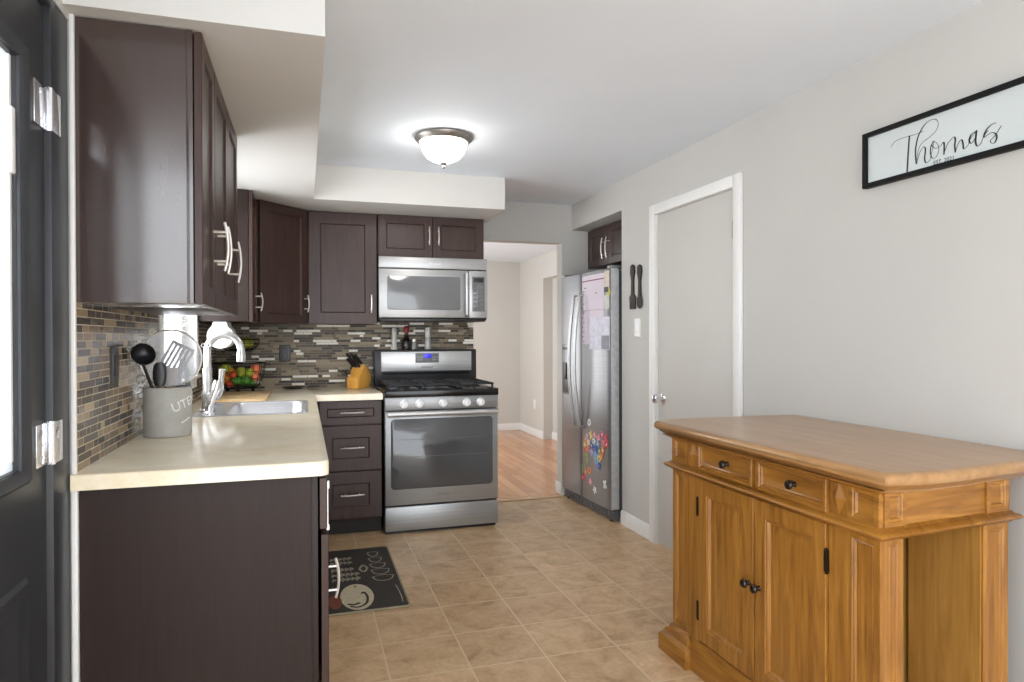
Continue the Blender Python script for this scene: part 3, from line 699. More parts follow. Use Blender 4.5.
def fruit(kind, name, off, r, label, sc=(1, 1, .94), stem=False):
    col, rg = FR[kind]; off = Vector(off)
    if off.z < .2:                                             # keep it inside the wires
        t_ = max(.02, min(1, (off.z-.03-.3*r)/.16))**(1/1.4); lim = .105+.055*math.sin(t_*PI/2)-.006-r*max(sc)
        q_ = Vector((off.x, off.y)).length
        if q_ > lim: off.x *= lim/q_; off.y *= lim/q_
    c_ = BK+off
    o = thing(name, label, 'fruit', c_-Vector((0, 0, r*sc[2])), 0, 'fruit in the wire basket')
    pr = []
    for i in range(13):
        a = -PI/2+PI*i/12; q = r*math.cos(a); z = r*math.sin(a)
        dim = .12*r*math.exp(-(q/(.3*r))**2)
        pr.append((max(0, q) if 0 < i < 12 else 0, z - math.copysign(dim, z)))
    MB().lathe(pr, 20, Matrix.Translation(c_), 0, sc[0], sc[1]).build('flesh', colour('fruit_'+kind, col, rg, var=.12, sc=25), o)
    MB().tube([c_+Vector((0, 0, r*.84)), c_+Vector((.002, 0, r*1.02)), c_+Vector((.005, 0, r*1.14))], [.0028, .0022, .003], 6).build('stem', colour('fruit_stem', (80, 66, 36), .7), o)
fruit('orange', 'orange', (-.088, -.078, .092), .034, 'large orange at the left front of the lower basket')
fruit('orange', 'orange', (-.050, -.035, .125), .033, 'orange half hidden behind the tomato and green apple')
fruit('apple', 'apple', (-.078, -.05, .156), .033, 'yellow-green apple on top of the left orange')
fruit('tomato', 'tomato', (-.030, -.098, .118), .024, 'small red tomato left of the centre apple')
fruit('apple', 'apple', (.018, -.088, .134), .033, 'yellow-green apple in the middle of the lower basket')
fruit('apple', 'apple', (.066, -.070, .130), .029, 'green apple right of the middle apple')
fruit('peach', 'peach', (.100, -.02, .150), .033, 'orange-red peach highest at the right rim')
fruit('peach', 'peach', (.104, -.058, .100), .030, 'orange-red peach low at the right rim')
fruit('lime', 'lime', (-.010, -.098, .080), .026, 'dark green lime under the middle apple', (1.1, 1, .94))
fruit('lime', 'lime', (.050, -.105, .082), .028, 'bright green lime right of the lowest tomato', (1.1, 1, .94))
fruit('tomato', 'tomato', (-.052, -.082, .060), .026, 'red tomato lowest in the basket at the left')
fruit('lime', 'lime', (.010, -.050, .068), .028, 'green lime deep in the bottom of the basket', (1.1, 1, .94))
fruit('lime', 'lime', (.082, -.070, .064), .025, 'dark lime low at the right of the basket', (1.1, 1, .94))
fruit('mango', 'mango', (.045, -.030, .318), .038, 'yellow-green mango at the right of the upper tier', (1.25, .95, .9))
fruit('avocado', 'avocado', (-.04, -.04, .312), .034, 'dark avocado at the left of the upper tier', (1.2, .95, 1))
fruit('avocado', 'avocado', (-.005, .04, .312), .034, 'dark avocado at the back of the upper tier', (1.2, .95, 1))

# cutting board, dish, knife block
mb = MB(); mb.loft([rrect(-.47, -.20, 3.97, 4.55, .03, z) for z in (.9006, .902, .911, .913)])
single(mb, 'cutting_board', M['board_wood'], (-.335, 4.26, .9006), 'pale wooden cutting board lying behind the sink', 'cutting board')
mb = MB().lathe([(0, 0), (.045, 0), (.06, .008), (.066, .014), (.062, .016), (.05, .008), (0, .006)], 26, Matrix.Translation((-.07, 4.85, .9006)), 0, 1.2, .8)
single(mb, 'small_dish', colour('dark_dish', (60, 52, 44), .35), (-.07, 4.85, .9006), 'small dark oval dish against the far backsplash', 'dish')
KB = Vector((.365, 4.79, .9006))
k = thing('knife_block', 'golden wooden knife block left of the range', 'knife block', KB, math.radians(-38))
L = WM[k.name]
side = [(-.075, 0), (.065, 0), (.088, .055), (.055, .135), (.0, .165), (-.028, .118), (-.075, .072)]
F = L @ Matrix.Rotation(PI/2, 4, 'Z') @ Matrix.Rotation(PI/2, 4, 'X') @ Matrix.Translation((0, 0, -.046))
MB().prism([(a, b_) for a, b_ in side], 0, .092, .003, F).build('block', M['block_wood'], k)
def knife(i, x, t, ln, r, label):
    # slots run along the sloping face; local y grows away from the camera
    p0 = L @ Vector((x, -.028+.028*t, .118+.047*t)); d_ = (L.to_3x3() @ Vector((-.10, -.72, .74))).normalized()
    n_ = thing('kitchen_knife', label, 'knife', p0, 0, 'knives in the block')
    MB().tube([p0+d_*.003, p0+d_*.012], r*.8, 8).build('bolster', M['nickel'], n_)
    r *= 1.2; ln *= 1.12
    MB().tube([p0+d_*.010, p0+d_*.02, p0+d_*ln*.6, p0+d_*ln*.9, p0+d_*ln], [r*.8, r, r*.9, r*1.1, r*.5], 10, flat=.7).build('handle', M['black'], n_)
for i, (x, t, ln, r, lb) in enumerate([(-.030, .92, .105, .0105, 'tallest black-handled knife at the back left of the block'), (.0, .95, .10, .0105, 'black-handled knife in the middle of the back slots'), (.030, .92, .095, .0105, 'black-handled knife at the back right of the block'),
        (-.030, .48, .085, .009, 'black-handled knife in the front left slot'), (-.006, .45, .08, .009, 'black-handled knife in the front middle slot'), (.020, .45, .078, .009, 'black-handled knife in the front right slot')]): knife(i, x, t, ln, r, lb)
p0 = L @ Vector((-.028, -.062, .085)); d_ = (L.to_3x3() @ Vector((-.3, -.75, .55))).normalized(); sd = (L.to_3x3() @ Vector((1, -.2, .3))).normalized()
n_ = thing('kitchen_scissors', 'black-handled kitchen scissors in the front of the knife block', 'scissors', p0)
MB().tube([p0+d_*.002, p0+d_*.02], .006, 8).build('blades', M['nickel'], n_)
mb = MB()
for sg in (-1, 1): mb.tube([p0+d_*(.045+.024*math.cos(a))+sd*(sg*.016+.013*math.sin(a)) for a in (2*PI*i/18 for i in range(18))], .0036, 8, closed=True)
mb.build('grips', M['black'], n_)

# outlets and switch
def outlet(label, o, u, n, m, wd=.075, ht=.118, toggle=False):
    F = frame(o, u, n); t_ = thing('light_switch' if toggle else 'wall_outlet', label, 'switch' if toggle else 'outlet', o)
    MB().panel(F @ Matrix.Translation((-wd/2, -ht/2, 0)), wd, ht, [(0, .002), (.004, .005), (.008, .006)], -.002).build('cover_plate', m, t_)
    if toggle: MB().panel(F @ Matrix.Translation((-.0165, -.033, 0)), .033, .066, [(0, .007), (.003, .009)], .004).build('rocker', M['white'], t_)
    else:
        MB().panel(F @ Matrix.Translation((-.017, -.034, 0)), .034, .068, [(0, .0065), (.002, .008)], .004).build('socket_insert', M['black'] if m is M['dark_plate'] else m, t_)
    return t_
M['dark_plate'] = plain('dark_cover_plate', (62, 60, 58), .35, var=.05)
outlet('dark outlet plate on the far mosaic backsplash', (-.127, YB-.008, 1.145), (1, 0, 0), (0, -1, 0), M['dark_plate'])
outlet('dark outlet plate on the left mosaic beside the crock', (XL+.008, 2.362, 1.165), (0, 1, 0), (1, 0, 0), M['dark_plate'], .09, .125)
outlet('white rocker light switch below the carved fork and spoon', (XR, 3.85, 1.31), (0, -1, 0), (-1, 0, 0), M['trim'], toggle=True)
outlet('white outlet low on the wall beyond the doorway', (2.80, 8.05, .40), (0, -1, 0), (-1, 0, 0), M['trim'])

# ------------------------------------------------------------------ gas range
g = thing('gas_range', 'freestanding stainless gas range with black cooktop', 'range', (.855, 4.58, 0))
RX0, RX1, RF = .484, 1.226, 4.27
MB().box(RX0, RX1, 4.30, 4.93, .03, .90, .003).box(RX0+.01, RX1-.01, 4.30, 4.90, .001, .03).build('body', M['black'], g)
mb = MB().box(RX0, RX1, 4.245, 4.90, .872, .918, .008).box(RX0+.03, RX1-.03, 4.29, 4.80, .916, .921, .003)
mb.build('cooktop', M['cooktop'], g)
F = frame((RX0, 4.262, .788), (1, 0, 0), (0, -.98, .18))
MB().box(RX0, RX1, 4.262, 4.32, .788, .872, .005).build('control_panel', M['steel_panel'], g)
for x in (.606, .702, .857, 1.012, 1.106):
    mm = Matrix.Translation((x, 4.262, .829)) @ Matrix.Rotation(PI/2, 4, 'X')
    kb = MB().lathe([(0, 0), (.027, 0), (.028, .004), (.024, .008), (.0225, .028), (.020, .032), (0, .032)], 24, mm).box(-.0045, .0045, -.021, .021, .028, .040, .0015, mm).build('knob', colour('knob_silver', (246, 246, 246), .3), g)
d = MB().box(RX0+.001, RX1-.001, 4.265, 4.30, .185, .782, .006).build('oven_door', M['steel_range'], g)
MB().loft([[(p[0], 4.2662-.003*(i > 0)+.0008*(i == 2), p[1]) for p in [(q[0], q[1]) for q in rrect(.520+.004*i, 1.190-.004*i, .285+.004*i, .735-.004*i, .025, 0)]] for i in range(2)]).build('window', M['black_glass'], d)
mb = MB()
for z in (.49, .60): mb.box(.56, 1.15, 4.2622, 4.2632, z, z+.003)
mb.build('rack_lines', colour('oven_rack', (104, 104, 106), .3), d)
mb = MB().tube([(RX0+.012, 4.222, .768), (.855, 4.212, .770), (RX1-.012, 4.222, .768)], .0155, 12)
for x in (RX0+.035, RX1-.035): mb.box(x-.012, x+.012, 4.222, 4.268, .757, .779, .003)
mb.build('handle', M['steel'], d)
mb = MB(); text_mesh(mb, 'Whirlpool', .018, frame((.855, 4.2645, .238), (1, 0, 0), (0, -1, 0)), .0004); mb.build('badge', colour('badge_grey', (120, 120, 122), .4), d)
MB().box(RX0+.001, RX1-.001, 4.268, 4.30, .022, .175, .006).build('storage_drawer', M['steel_range'], g)
bgd = MB().box(RX0-.005, RX1+.005, 4.862, 4.93, .90, 1.165, .008).build('backguard', colour('backguard_black', (42, 42, 44), .3), g)
MB().box(.527, 1.190, 4.853, 4.866, 1.008, 1.150, .004).build('backguard_panel', M['steel'], bgd)
MB().box(.772, .945, 4.8495, 4.855, 1.068, 1.138, .002).build('display_panel', colour('panel_grey', (120, 121, 123), .35), bgd)
MB().box(.832, .888, 4.8475, 4.8515, 1.102, 1.134, .001).build('display', M['display'], bgd)
mb = MB()
for i in range(4):
    for j in range(2): mb.box(.782+i*.011, .789+i*.011, 4.8482, 4.851, 1.085+j*.018, 1.093+j*.018); mb.box(.897+i*.011, .904+i*.011, 4.8482, 4.851, 1.085+j*.018, 1.093+j*.018)
mb.build('buttons', colour('button_grey', (160, 161, 163), .4), bgd)
mb = MB(); text_mesh(mb, 'Whirlpool', .020, frame((.858, 4.8525, 1.030), (1, 0, 0), (0, -1, 0)), .0004); mb.build('badge', M['ink'], bgd)
MB().box(RX0+.05, RX1-.05, 4.856, 4.864, .985, 1.000, .002).build('vent_slot', M['black_matte'], bgd)
bur = [(.62, 4.42, .04), (.62, 4.70, .034), (.855, 4.56, .045), (1.09, 4.42, .046), (1.09, 4.70, .03)]
for x, y, r in bur:
    MB().lathe([(0, 0), (r*1.25, 0), (r*1.2, .006), (r*.95, .008), (r*.95, .014), (r*.6, .018), (0, .018)], 24, Matrix.Translation((x, y, .9205))).build('burner', M['iron'], g)
for x0_, x1_ in ((.505, .735), (.738, .972), (.975, 1.205)):
    mb = MB(); zt = .952
    for x in (x0_+.008, x1_-.008): mb.box(x-.006, x+.006, 4.285, 4.815, zt-.012, zt, .002)
    for y in (4.291, 4.42, 4.55, 4.68, 4.809): mb.box(x0_+.004, x1_-.004, y-.005, y+.005, zt-.012, zt, .002)
    xm = (x0_+x1_)/2; mb.box(xm-.005, xm+.005, 4.29, 4.81, zt-.012, zt, .002)
    for x in (x0_+.01, x1_-.01):
        for y in (4.295, 4.805): mb.box(x-.006, x+.006, y-.006, y+.006, .9205, zt-.01)
    mb.build('grate', M['iron'], g)

# bottles on the backguard
def jar(name, label, cat, x, prof, mats, y=4.90):
    o = thing(name, label, cat, (x, y, 1.1655))
    for nm, pr, m in zip(('body', 'cap'), prof, mats): MB().lathe(pr, 20, Matrix.Translation((x, y, 1.1655))).build(nm, m, o)
    return o
M['jar_white'] = colour('jar_white', (206, 206, 200), .35)
jar('salt_grinder', 'white waisted grinder at the left on the range backguard', 'grinder', .625, [[(0, 0), (.024, 0), (.026, .01), (.02, .03), (.017, .042), (.021, .055), (.02, .075), (0, .076)], [(0, .076), (.017, .076), (.019, .085), (.019, .145), (.014, .155), (0, .157)]], (M['jar_white'], M['jar_white']))
jar('sauce_bottle', 'dark bottle with red top on the range backguard', 'bottle', .715, [[(0, 0), (.03, 0), (.032, .008), (.032, .05), (.024, .075), (.013, .095), (.013, .118), (0, .119)], [(0, .119), (.0165, .119), (.02, .128), (.02, .158), (.012, .170), (0, .171)]], (colour('bottle_dark', (34, 26, 24), .12), colour('cap_red', (140, 34, 36), .35)))
jar('spice_jar', 'small clear pepper shaker beside the dark bottle', 'shaker', .770, [[(0, 0), (.018, 0), (.02, .006), (.018, .05), (.014, .056), (0, .057)], [(0, .057), (.015, .057), (.015, .072), (.01, .078), (0, .078)]], (colour('glass_grey', (150, 150, 146), .12), M['nickel']))
jar('pepper_grinder', 'straight white grinder at the right on the range backguard', 'grinder', .872, [[(0, 0), (.023, 0), (.024, .006), (.022, .07), (.019, .085), (0, .086)], [(0, .086), (.018, .086), (.021, .094), (.021, .15), (.016, .159), (0, .16)]], (colour('glass_pale', (176, 178, 174), .15), M['jar_white']))

# ------------------------------------------------------------------ microwave
mw = thing('microwave_oven', 'stainless over-the-range microwave under the short wall cabinet', 'microwave', (.855, 4.74, 1.385))
MX0, MX1, MF = .480, 1.232, 4.55
MB().box(MX0, MX1, 4.575, 4.945, 1.372, 1.800, .003).box(MX0+.01, MX1-.01, 4.56, 4.80, 1.362, 1.385, .003).build('body', M['black'], mw)
gl = MB().box(MX0, MX1, 4.552, 4.58, 1.722, 1.800, .006).build('vent_grille', M['steel_microwave'], mw)
mb = MB(); text_mesh(mb, 'Whirlpool', .02, frame((.86, 4.5515, 1.752), (1, 0, 0), (0, -1, 0)), .0004); mb.build('badge', colour('badge_light', (226, 226, 226), .3), gl)
d = MB().box(MX0, 1.098, MF-.005, 4.58, 1.386, 1.717, .006).build('door', M['steel_microwave'], mw)
MB().loft([[(q[0], 4.5462-.002*i, q[1]) for q in rrect(.533+.004*i, 1.040-.004*i, 1.437+.004*i, 1.672-.004*i, .014, 0)] for i in range(2)]).build('window', M['mw_glass'], d)
MB().tube([(1.078, 4.545, 1.400), (1.078, 4.515, 1.41), (1.078, 4.508, 1.55), (1.078, 4.515, 1.695), (1.078, 4.545, 1.705)], .0125, 12).build('handle', M['steel_microwave'], d)
cp = MB().box(1.100, MX1, MF-.003, 4.58, 1.386, 1.717, .005).build('control_panel', M['steel_microwave'], mw)
MB().box(1.122, 1.212, MF-.0055, MF-.001, 1.432, 1.675, .002).build('keypad', M['mw_glass'], cp)
MB().box(1.132, 1.202, MF-.0065, MF-.005, 1.635, 1.665, .0005).build('display', M['black'], cp)
mb = MB()
for i in range(3):
    for j in range(6): mb.box(1.130+i*.026, 1.150+i*.026, MF-.0068, MF-.005, 1.445+j*.030, 1.463+j*.030, .0005)
mb.build('keys', colour('key_grey', (112, 113, 115), .4), cp)

# ------------------------------------------------------------------ refrigerator (stands slightly turned in its recess)
TH = math.radians(2.5)
fg = thing('refrigerator', 'stainless side-by-side refrigerator covered in magnets and papers', 'refrigerator', (1.955, 4.09, 0), TH)
FL = WM[fg.name]
def flb(): return MB()
flb().box(.075, .55, .006, .814, .03, 1.70, .004).build('body', colour('fridge_side', (72, 72, 75), .45), fg, True)
def fdoor(y0, y1, nm='door'):
    # softly rounded outer face
    rings = []
    n_ = 8
    pts = [(.07, y0), (.07, y1)] + [( .012*(2*t-1)**2, y1+(y0-y1)*t) for t in (i/n_ for i in range(n_+1))]
    mb = MB(); mb.prism(pts, .085, 1.715, .004); return mb.build(nm, M['steel_fridge'], fg, True, 30)
dn = fdoor(.004, .452); df = fdoor(.459, .818)
MB().box(.012, .070, -.001, .0042, .09, 1.712, .001).build('edge_trim', colour('door_edge', (176, 178, 178), .5), dn, True)
mb = MB().box(.03, .075, .01, .81, .012, .078, .004)
for i in range(14): mb.box(.024, .034, .04+i*.054, .08+i*.054, .03, .06, .002)
mb.build('kick_grille', colour('grille_grey', (88, 88, 90), .5), fg, True)
mb = MB()
for y in (.06, .76): mb.lathe([(0, 0), (.018, 0), (.018, .012), (0, .012)], 14, Matrix.Translation((.05, y, .0)))
mb.build('leveling_feet', M['black'], fg, True)
for y in (.03, .785): MB().box(.01, .10, y-.025, y+.025, 1.7155, 1.735, .005).build('hinge_cover', M['steel_fridge'], fg, True)
def fhandle(door, y):
    mb = MB(); pts = []
    for i in range(13):
        t_ = i/12; pts.append((-.028-.042*math.sin(PI*t_), y, .60+.955*t_))
    mb.tube([(.006, y, .60)]+pts+[(.006, y, 1.555)], .0125, 12); mb.build('handle', M['steel'], door, True)
fhandle(dn, .412); fhandle(df, .500)
dp = MB().box(-.004, .012, .630, .775, .815, 1.20, .003).build('dispenser', colour('dispenser_grey', (128, 129, 132), .35, metal=.6), df, True)
MB().box(-.0055, .004, .645, .760, .83, 1.06, .002).build('dispenser_bay', colour('bay_dark', (54, 55, 58), .4), dp, True)
MB().box(-.014, .0, .685, .720, .93, 1.05, .003).build('paddle', M['black'], dp, True)
MB().box(-.0055, .0, .645, .760, 1.155, 1.175, .001).build('dispenser_display', M['black'], dp, True)
def flat_on_fridge(name, y0, y1, z0, z1, m, label, cat, t=.0012, x=-.0005):
    o = thing(name, label, cat, FL @ Vector((x, (y0+y1)/2, z0)), TH)
    # follow the slightly bowed door face
    yc, hw = (.227, .225)
    ys = [y0+(y1-y0)*i/6 for i in range(7)]
    fx = lambda y: .012*((y-yc)/hw)**2 - .0004 + x
    mb = MB(); mb.loft([[FL @ Vector((fx(y), y, z0)), FL @ Vector((fx(y), y, z1)), FL @ Vector((fx(y)-t, y, z1)), FL @ Vector((fx(y)-t, y, z0))] for y in ys])
    mb.build('sheet', m, o); return o, fx
M['poster'] = plain('poster_paper', (214, 202, 212), .6, var=.02, sc=4)
o, fx = flat_on_fridge('wall_calendar', .088, .436, 1.20, 1.690, M['poster'], 'large pinkish dry-erase calendar sheet on the refrigerator', 'calendar')
mb = MB()
for a, b_, c_, d_ in ((.09, .434, 1.648, 1.656), (.09, .434, 1.44, 1.442)): 
    mb.loft([[FL @ Vector((fx(y)-.0014, y, c_)), FL @ Vector((fx(y)-.0014, y, d_)), FL @ Vector((fx(y)-.0018, y, d_)), FL @ Vector((fx(y)-.0018, y, c_))] for y in [a+(b_-a)*i/6 for i in range(7)]])
mb.build('heading_rule', colour('rule_red', (128, 70, 84), .6), o)
mb = MB()
for k_ in range(9):
    y = .395+.02*(k_ % 2); z = 1.215+k_*.034
    mb.box(fx(y)-.0022, fx(y)-.0012, y, y+.018, z, z+.008, 0, FL)
for (y, z) in ((.36, 1.60), (.39, 1.575), (.18, 1.555), (.38, 1.43)): mb.box(fx(y)-.0022, fx(y)-.0012, y, y+.03, z, z+.007, 0, FL)
mb.build('pencil_marks', colour('mark_grey', (120, 112, 122), .6), o)
o, _ = flat_on_fridge('photo_strip', .020, .084, 1.555, 1.70, colour('strip_cream', (206, 190, 176), .5), 'narrow photo strip at the top edge of the near refrigerator door', 'photo')
MB().box(-.0005, .0015, .024, .08, 1.555, 1.59, 0, FL @ Matrix.Translation((.0, 0, 0))).build('dark_picture', colour('photo_dark', (52, 44, 44), .5), o)
flat_on_fridge('note', .022, .082, 1.44, 1.535, colour('note_grey', (198, 200, 192), .6), 'small pale note under the photo strip', 'note')
flat_on_fridge('sticky_note', .006, .05, 1.535, 1.575, colour('note_yellow', (206, 200, 110), .6), 'small yellow sticky note beside the photo strip', 'note', .001, -.003)
o, fx2 = flat_on_fridge('printed_sheet', .012, .30, 1.165, 1.39, colour('sheet_lilac', (210, 208, 220), .6), 'pale lilac printed sheet below the calendar', 'paper', .001, -.0035)
mb = MB(); mb.loft([[FL @ Vector((fx2(y)-.001, y, 1.168)), FL @ Vector((fx2(y)-.001, y, 1.262)), FL @ Vector((fx2(y)-.002, y, 1.262)), FL @ Vector((fx2(y)-.002, y, 1.168))] for y in (.02, .07, .115)])
mb.build('grey_picture', colour('picture_grey', (140, 140, 148), .6), o)
# magnets: flowers, butterflies, rings and dots
MC = dict(white=(226, 228, 226), blue=(70, 110, 190), sky=(130, 180, 215), orange=(226, 146, 98), red=(206, 84, 94), pink=(228, 150, 168), rose=(216, 112, 130), yellow=(222, 204, 128), lilac=(182, 158, 204), green=(140, 168, 116), cream=(225, 210, 180))
def magnet(i, y, z, col, shape, label, sz=.021):
    xx = .012*((y-.227)/.225)**2 - .0006
    o = thing('fridge_magnet', label, 'magnet', FL @ Vector((xx, y, z)), 0)
    F = FL @ Matrix.Translation((xx, y, z)) @ Matrix.Rotation(-PI/2, 4, 'Y') @ Matrix.Rotation(i*.7, 4, 'Z')
    m = colour('magnet_'+col, MC[col], .35); mb = MB()
    if shape == 'flower':
        pts = [(sz*(.78+.28*math.cos(5*a))*math.cos(a), sz*(.78+.28*math.cos(5*a))*math.sin(a)) for a in (2*PI*k_/40 for k_ in range(40))]
        mb.prism(pts, 0, .004, 0, F); mb.build('petals', m, o)
        MB().lathe([(0, .004), (sz*.3, .004), (sz*.25, .006), (0, .0065)], 12, F).build('centre', colour('magnet_cream' if col != 'white' else 'magnet_sky', MC['cream' if col != 'white' else 'sky'], .35), o)
    elif shape == 'ring':
        mb.lathe([(sz*.5, 0), (sz, 0), (sz, .004), (sz*.5, .004), (sz*.5, 0)], 20, F); mb.build('band', m, o)
    elif shape == 'star':
        pts = [(sz*(1.15 if k_ % 2 == 0 else .5)*math.cos(PI*k_/5), sz*(1.15 if k_ % 2 == 0 else .5)*math.sin(PI*k_/5)) for k_ in range(10)]
        mb.prism(pts, 0, .004, 0, F); mb.build('plate', m, o)
    else:
        pts = [(sz*(.35+.85*abs(math.sin(2*a)))*math.cos(a)*.8, sz*(.35+.85*abs(math.sin(2*a)))*math.sin(a)) for a in (2*PI*k_/40+.02 for k_ in range(40))]
        mb.prism(pts, 0, .004, 0, F); mb.build('wings', m, o)
MG = [(.310, .643, 'white', 'ring', 'white ring magnet alone above the magnet heart'),
 (.374, .514, 'orange', 'flower', 'orange flower magnet on the far lobe of the magnet heart'),
 (.345, .545, 'lilac', 'flower', 'lilac flower magnet at the top of the far lobe of the heart'),
 (.284, .557, 'yellow', 'butterfly', 'yellow butterfly magnet at the top notch of the heart'),
 (.222, .566, 'pink', 'flower', 'pink flower magnet on the top edge right of the heart notch'),
 (.166, .553, 'pink', 'butterfly', 'pink butterfly magnet in the upper middle of the heart'),
 (.110, .583, 'rose', 'flower', 'rose flower magnet highest on the near lobe of the heart'),
 (.070, .563, 'red', 'butterfly', 'red butterfly magnet at the top of the near lobe'),
 (.054, .522, 'red', 'flower', 'red flower magnet at the near edge of the heart'),
 (.098, .524, 'rose', 'butterfly', 'rose butterfly magnet inside the near lobe of the heart'),
 (.390, .474, 'yellow', 'flower', 'yellow flower magnet at the far edge of the heart'),
 (.335, .458, 'orange', 'butterfly', 'orange butterfly magnet low in the far lobe'),
 (.388, .432, 'rose', 'ring', 'rose ring magnet under the far lobe of the heart'),
 (.325, .500, 'cream', 'flower', 'cream flower magnet in the middle of the far lobe'),
 (.232, .520, 'white', 'flower', 'white flower magnet just under the heart notch'),
 (.265, .484, 'blue', 'flower', 'dark blue flower magnet in the middle of the heart'),
 (.172, .508, 'sky', 'flower', 'sky blue flower magnet right of the heart middle'),
 (.268, .438, 'lilac', 'butterfly', 'lilac butterfly magnet left of the heart middle'),
 (.205, .470, 'blue', 'butterfly', 'blue butterfly magnet in the centre of the heart'),
 (.212, .428, 'sky', 'butterfly', 'sky blue butterfly magnet in the lower middle of the heart'),
 (.150, .462, 'green', 'flower', 'green flower magnet low right in the heart'),
 (.104, .478, 'orange', 'flower', 'orange flower magnet low on the near lobe'),
 (.128, .434, 'orange', 'butterfly', 'orange butterfly magnet on the near slope of the heart'),
 (.158, .408, 'yellow', 'ring', 'yellow ring magnet near the tip of the heart'),
 (.196, .388, 'sky', 'ring', 'sky blue ring magnet near the tip of the heart'),
 (.160, .362, 'blue', 'star', 'blue star magnet at the tip of the heart'),
 (.352, .402, 'green', 'butterfly', 'green butterfly magnet hanging under the far lobe'),
 (.345, .362, 'green', 'star', 'green star magnet below the heart'),
 (.421, .302, 'green', 'ring', 'green ring magnet at the head of the lower magnet cluster'),
 (.378, .276, 'orange', 'flower', 'orange flower magnet in the lower cluster'),
 (.307, .300, 'orange', 'ring', 'orange ring magnet at the right of the lower cluster'),
 (.421, .230, 'red', 'butterfly', 'red butterfly magnet lowest in the lower cluster'),
 (.290, .224, 'pink', 'flower', 'pink flower magnet alone below the lower cluster'),
 (.220, .180, 'white', 'star', 'white star magnet lowest on the refrigerator door'),
 (.080, .246, 'white', 'butterfly', 'white butterfly magnet near the outer edge of the door')]
for i, a in enumerate(MG): magnet(i, *a, sz=.029 if a[3] in ('butterfly', 'star') else .025)

# carved fork and spoon on the wall
def decor(name, label, cat, y, outline, zb=1.43):
    o = thing(name, label, cat, (XR, y, zb))
    F = frame((XR, y, zb), (0, -1, 0), (-1, 0, 0))
    return o, F
hand = [(.0, .017), (.03, .016), (.10, .0125), (.135, .022), (.155, .029), (.175, .025), (.185, .027), (.198, .016), (.205, 0)]
def both(pts): return [(w_, z) for z, w_ in pts] + [(-w_, z) for z, w_ in reversed(pts) if w_ > 0]
o, F = decor('carved_fork', 'dark carved wooden fork hung on the wall by the closet door', 'wall decoration', 3.90, None)
MB().prism([(a, b_+.085) for a, b_ in both(hand)], .002, .014, .002, F).build('handle', M['wall_decor'], o)
mb = MB().prism([(.037, .045), (.041, .078), (.016, .10), (-.016, .10), (-.041, .078), (-.037, .045)], .002, .013, .002, F)
for k_ in range(4): mb.prism([(-.037+k_*.0197, .048), (-.0375+k_*.0197, .004), (-.0225+k_*.0197, .0), (-.0220+k_*.0197, .048)], .002, .012, .001, F)
mb.build('tines', M['wall_decor'], o)
o, F = decor('carved_spoon', 'dark carved wooden spoon hung on the wall nearer the closet door', 'wall decoration', 3.805, None)
MB().prism([(a, b_+.075) for a, b_ in both(hand)], .002, .014, .002, F).build('handle', M['wall_decor'], o)
MB().lathe([(0, -.006), (.02, -.004), (.03, .002), (.026, .004), (.018, 0), (0, -.002)], 24, F @ Matrix.Translation((0, .045, .008)), 0, 1.25, 1.5).build('bowl', M['wall_decor'], o)

# ------------------------------------------------------------------ framed sign
sg = thing('framed_sign', 'long white name sign in a black frame high on the wall', 'sign', (XR, 1.70, 1.805))
U0, SL, SH, SX = 2.02, .64, .204, XR-.003
F = frame((SX, U0, 1.805), (0, -1, 0), (-1, 0, 0))
mb = MB(); fw, ft = .017, .024
for a in ((0, SL, 0, fw), (0, SL, SH-fw, SH), (0, fw, fw, SH-fw), (SL-fw, SL, fw, SH-fw)): mb.box(a[0], a[1], a[2], a[3], 0, ft, .001, F)
mb.build('frame', M['black_matte'], sg)
MB().box(fw-.004, SL-fw+.004, fw-.004, SH-fw+.004, .0, .012, 0, F).build('board', M['sign_board'], sg)
STR = [
 ([(.1194, .1262), (.1336, .1395), (.1558, .1439), (.1869, .144), (.2202, .1423), (.2526, .1446)], .0008, .0014),
 ([(.1972, .1452), (.1936, .1122), (.1906, .0711), (.1869, .0206)], .0014, .0030),
 ([(.2244, .0391), (.2208, .0841), (.2309, .1304), (.2543, .163), (.2801, .1739), (.301, .1679), (.3076, .1509), (.2976, .1303), (.2745, .1169), (.2497, .1071), (.2332, .0885), (.2256, .0518)], .0007, .0026),
 ([(.2256, .0414), (.2368, .0721), (.2514, .0902), (.2595, .0814), (.2567, .049), (.263, .0336), (.2762, .0389)], .0007, .0026),
 ([(.2762, .0389), (.2926, .0976), (.2819, .088), (.2785, .0637), (.287, .0428), (.301, .0452), (.3099, .0653), (.3043, .0878), (.2909, .0976), (.2841, .0874), (.2982, .0735), (.3187, .0779)], .0006, .0018),
 ([(.3187, .0779), (.3275, .0864), (.3297, .0699), (.3286, .0445)], .0007, .0026),
 ([(.3286, .0465), (.3421, .0764), (.3635, .0924), (.3693, .0825), (.3672, .0646), (.3693, .0407)], .0007, .0026),
 ([(.3693, .0421), (.3792, .0661), (.3906, .0764), (.3958, .0615), (.3984, .044), (.4126, .0521)], .0007, .0026),
 ([(.4126, .0521), (.4220, .072), (.4406, .0892)], .0006, .0010),
 ([(.4406, .0892), (.4237, .0832), (.4167, .0662), (.4237, .0552), (.4366, .0691), (.4411, .0914), (.4376, .057), (.4441, .0406), (.4563, .0471)], .0008, .0026),
 ([(.4563, .0471), (.4645, .0658), (.4789, .0802)], .0006, .0010),
 ([(.5038, .0957), (.487, .0939), (.4708, .0803), (.4645, .0625), (.4756, .0663), (.4908, .0698), (.5029, .0616), (.5048, .0474), (.4978, .036), (.4889, .0381), (.486, .0467), (.5001, .0579), (.5196, .0818)], .0007, .0026)]
mb = MB()
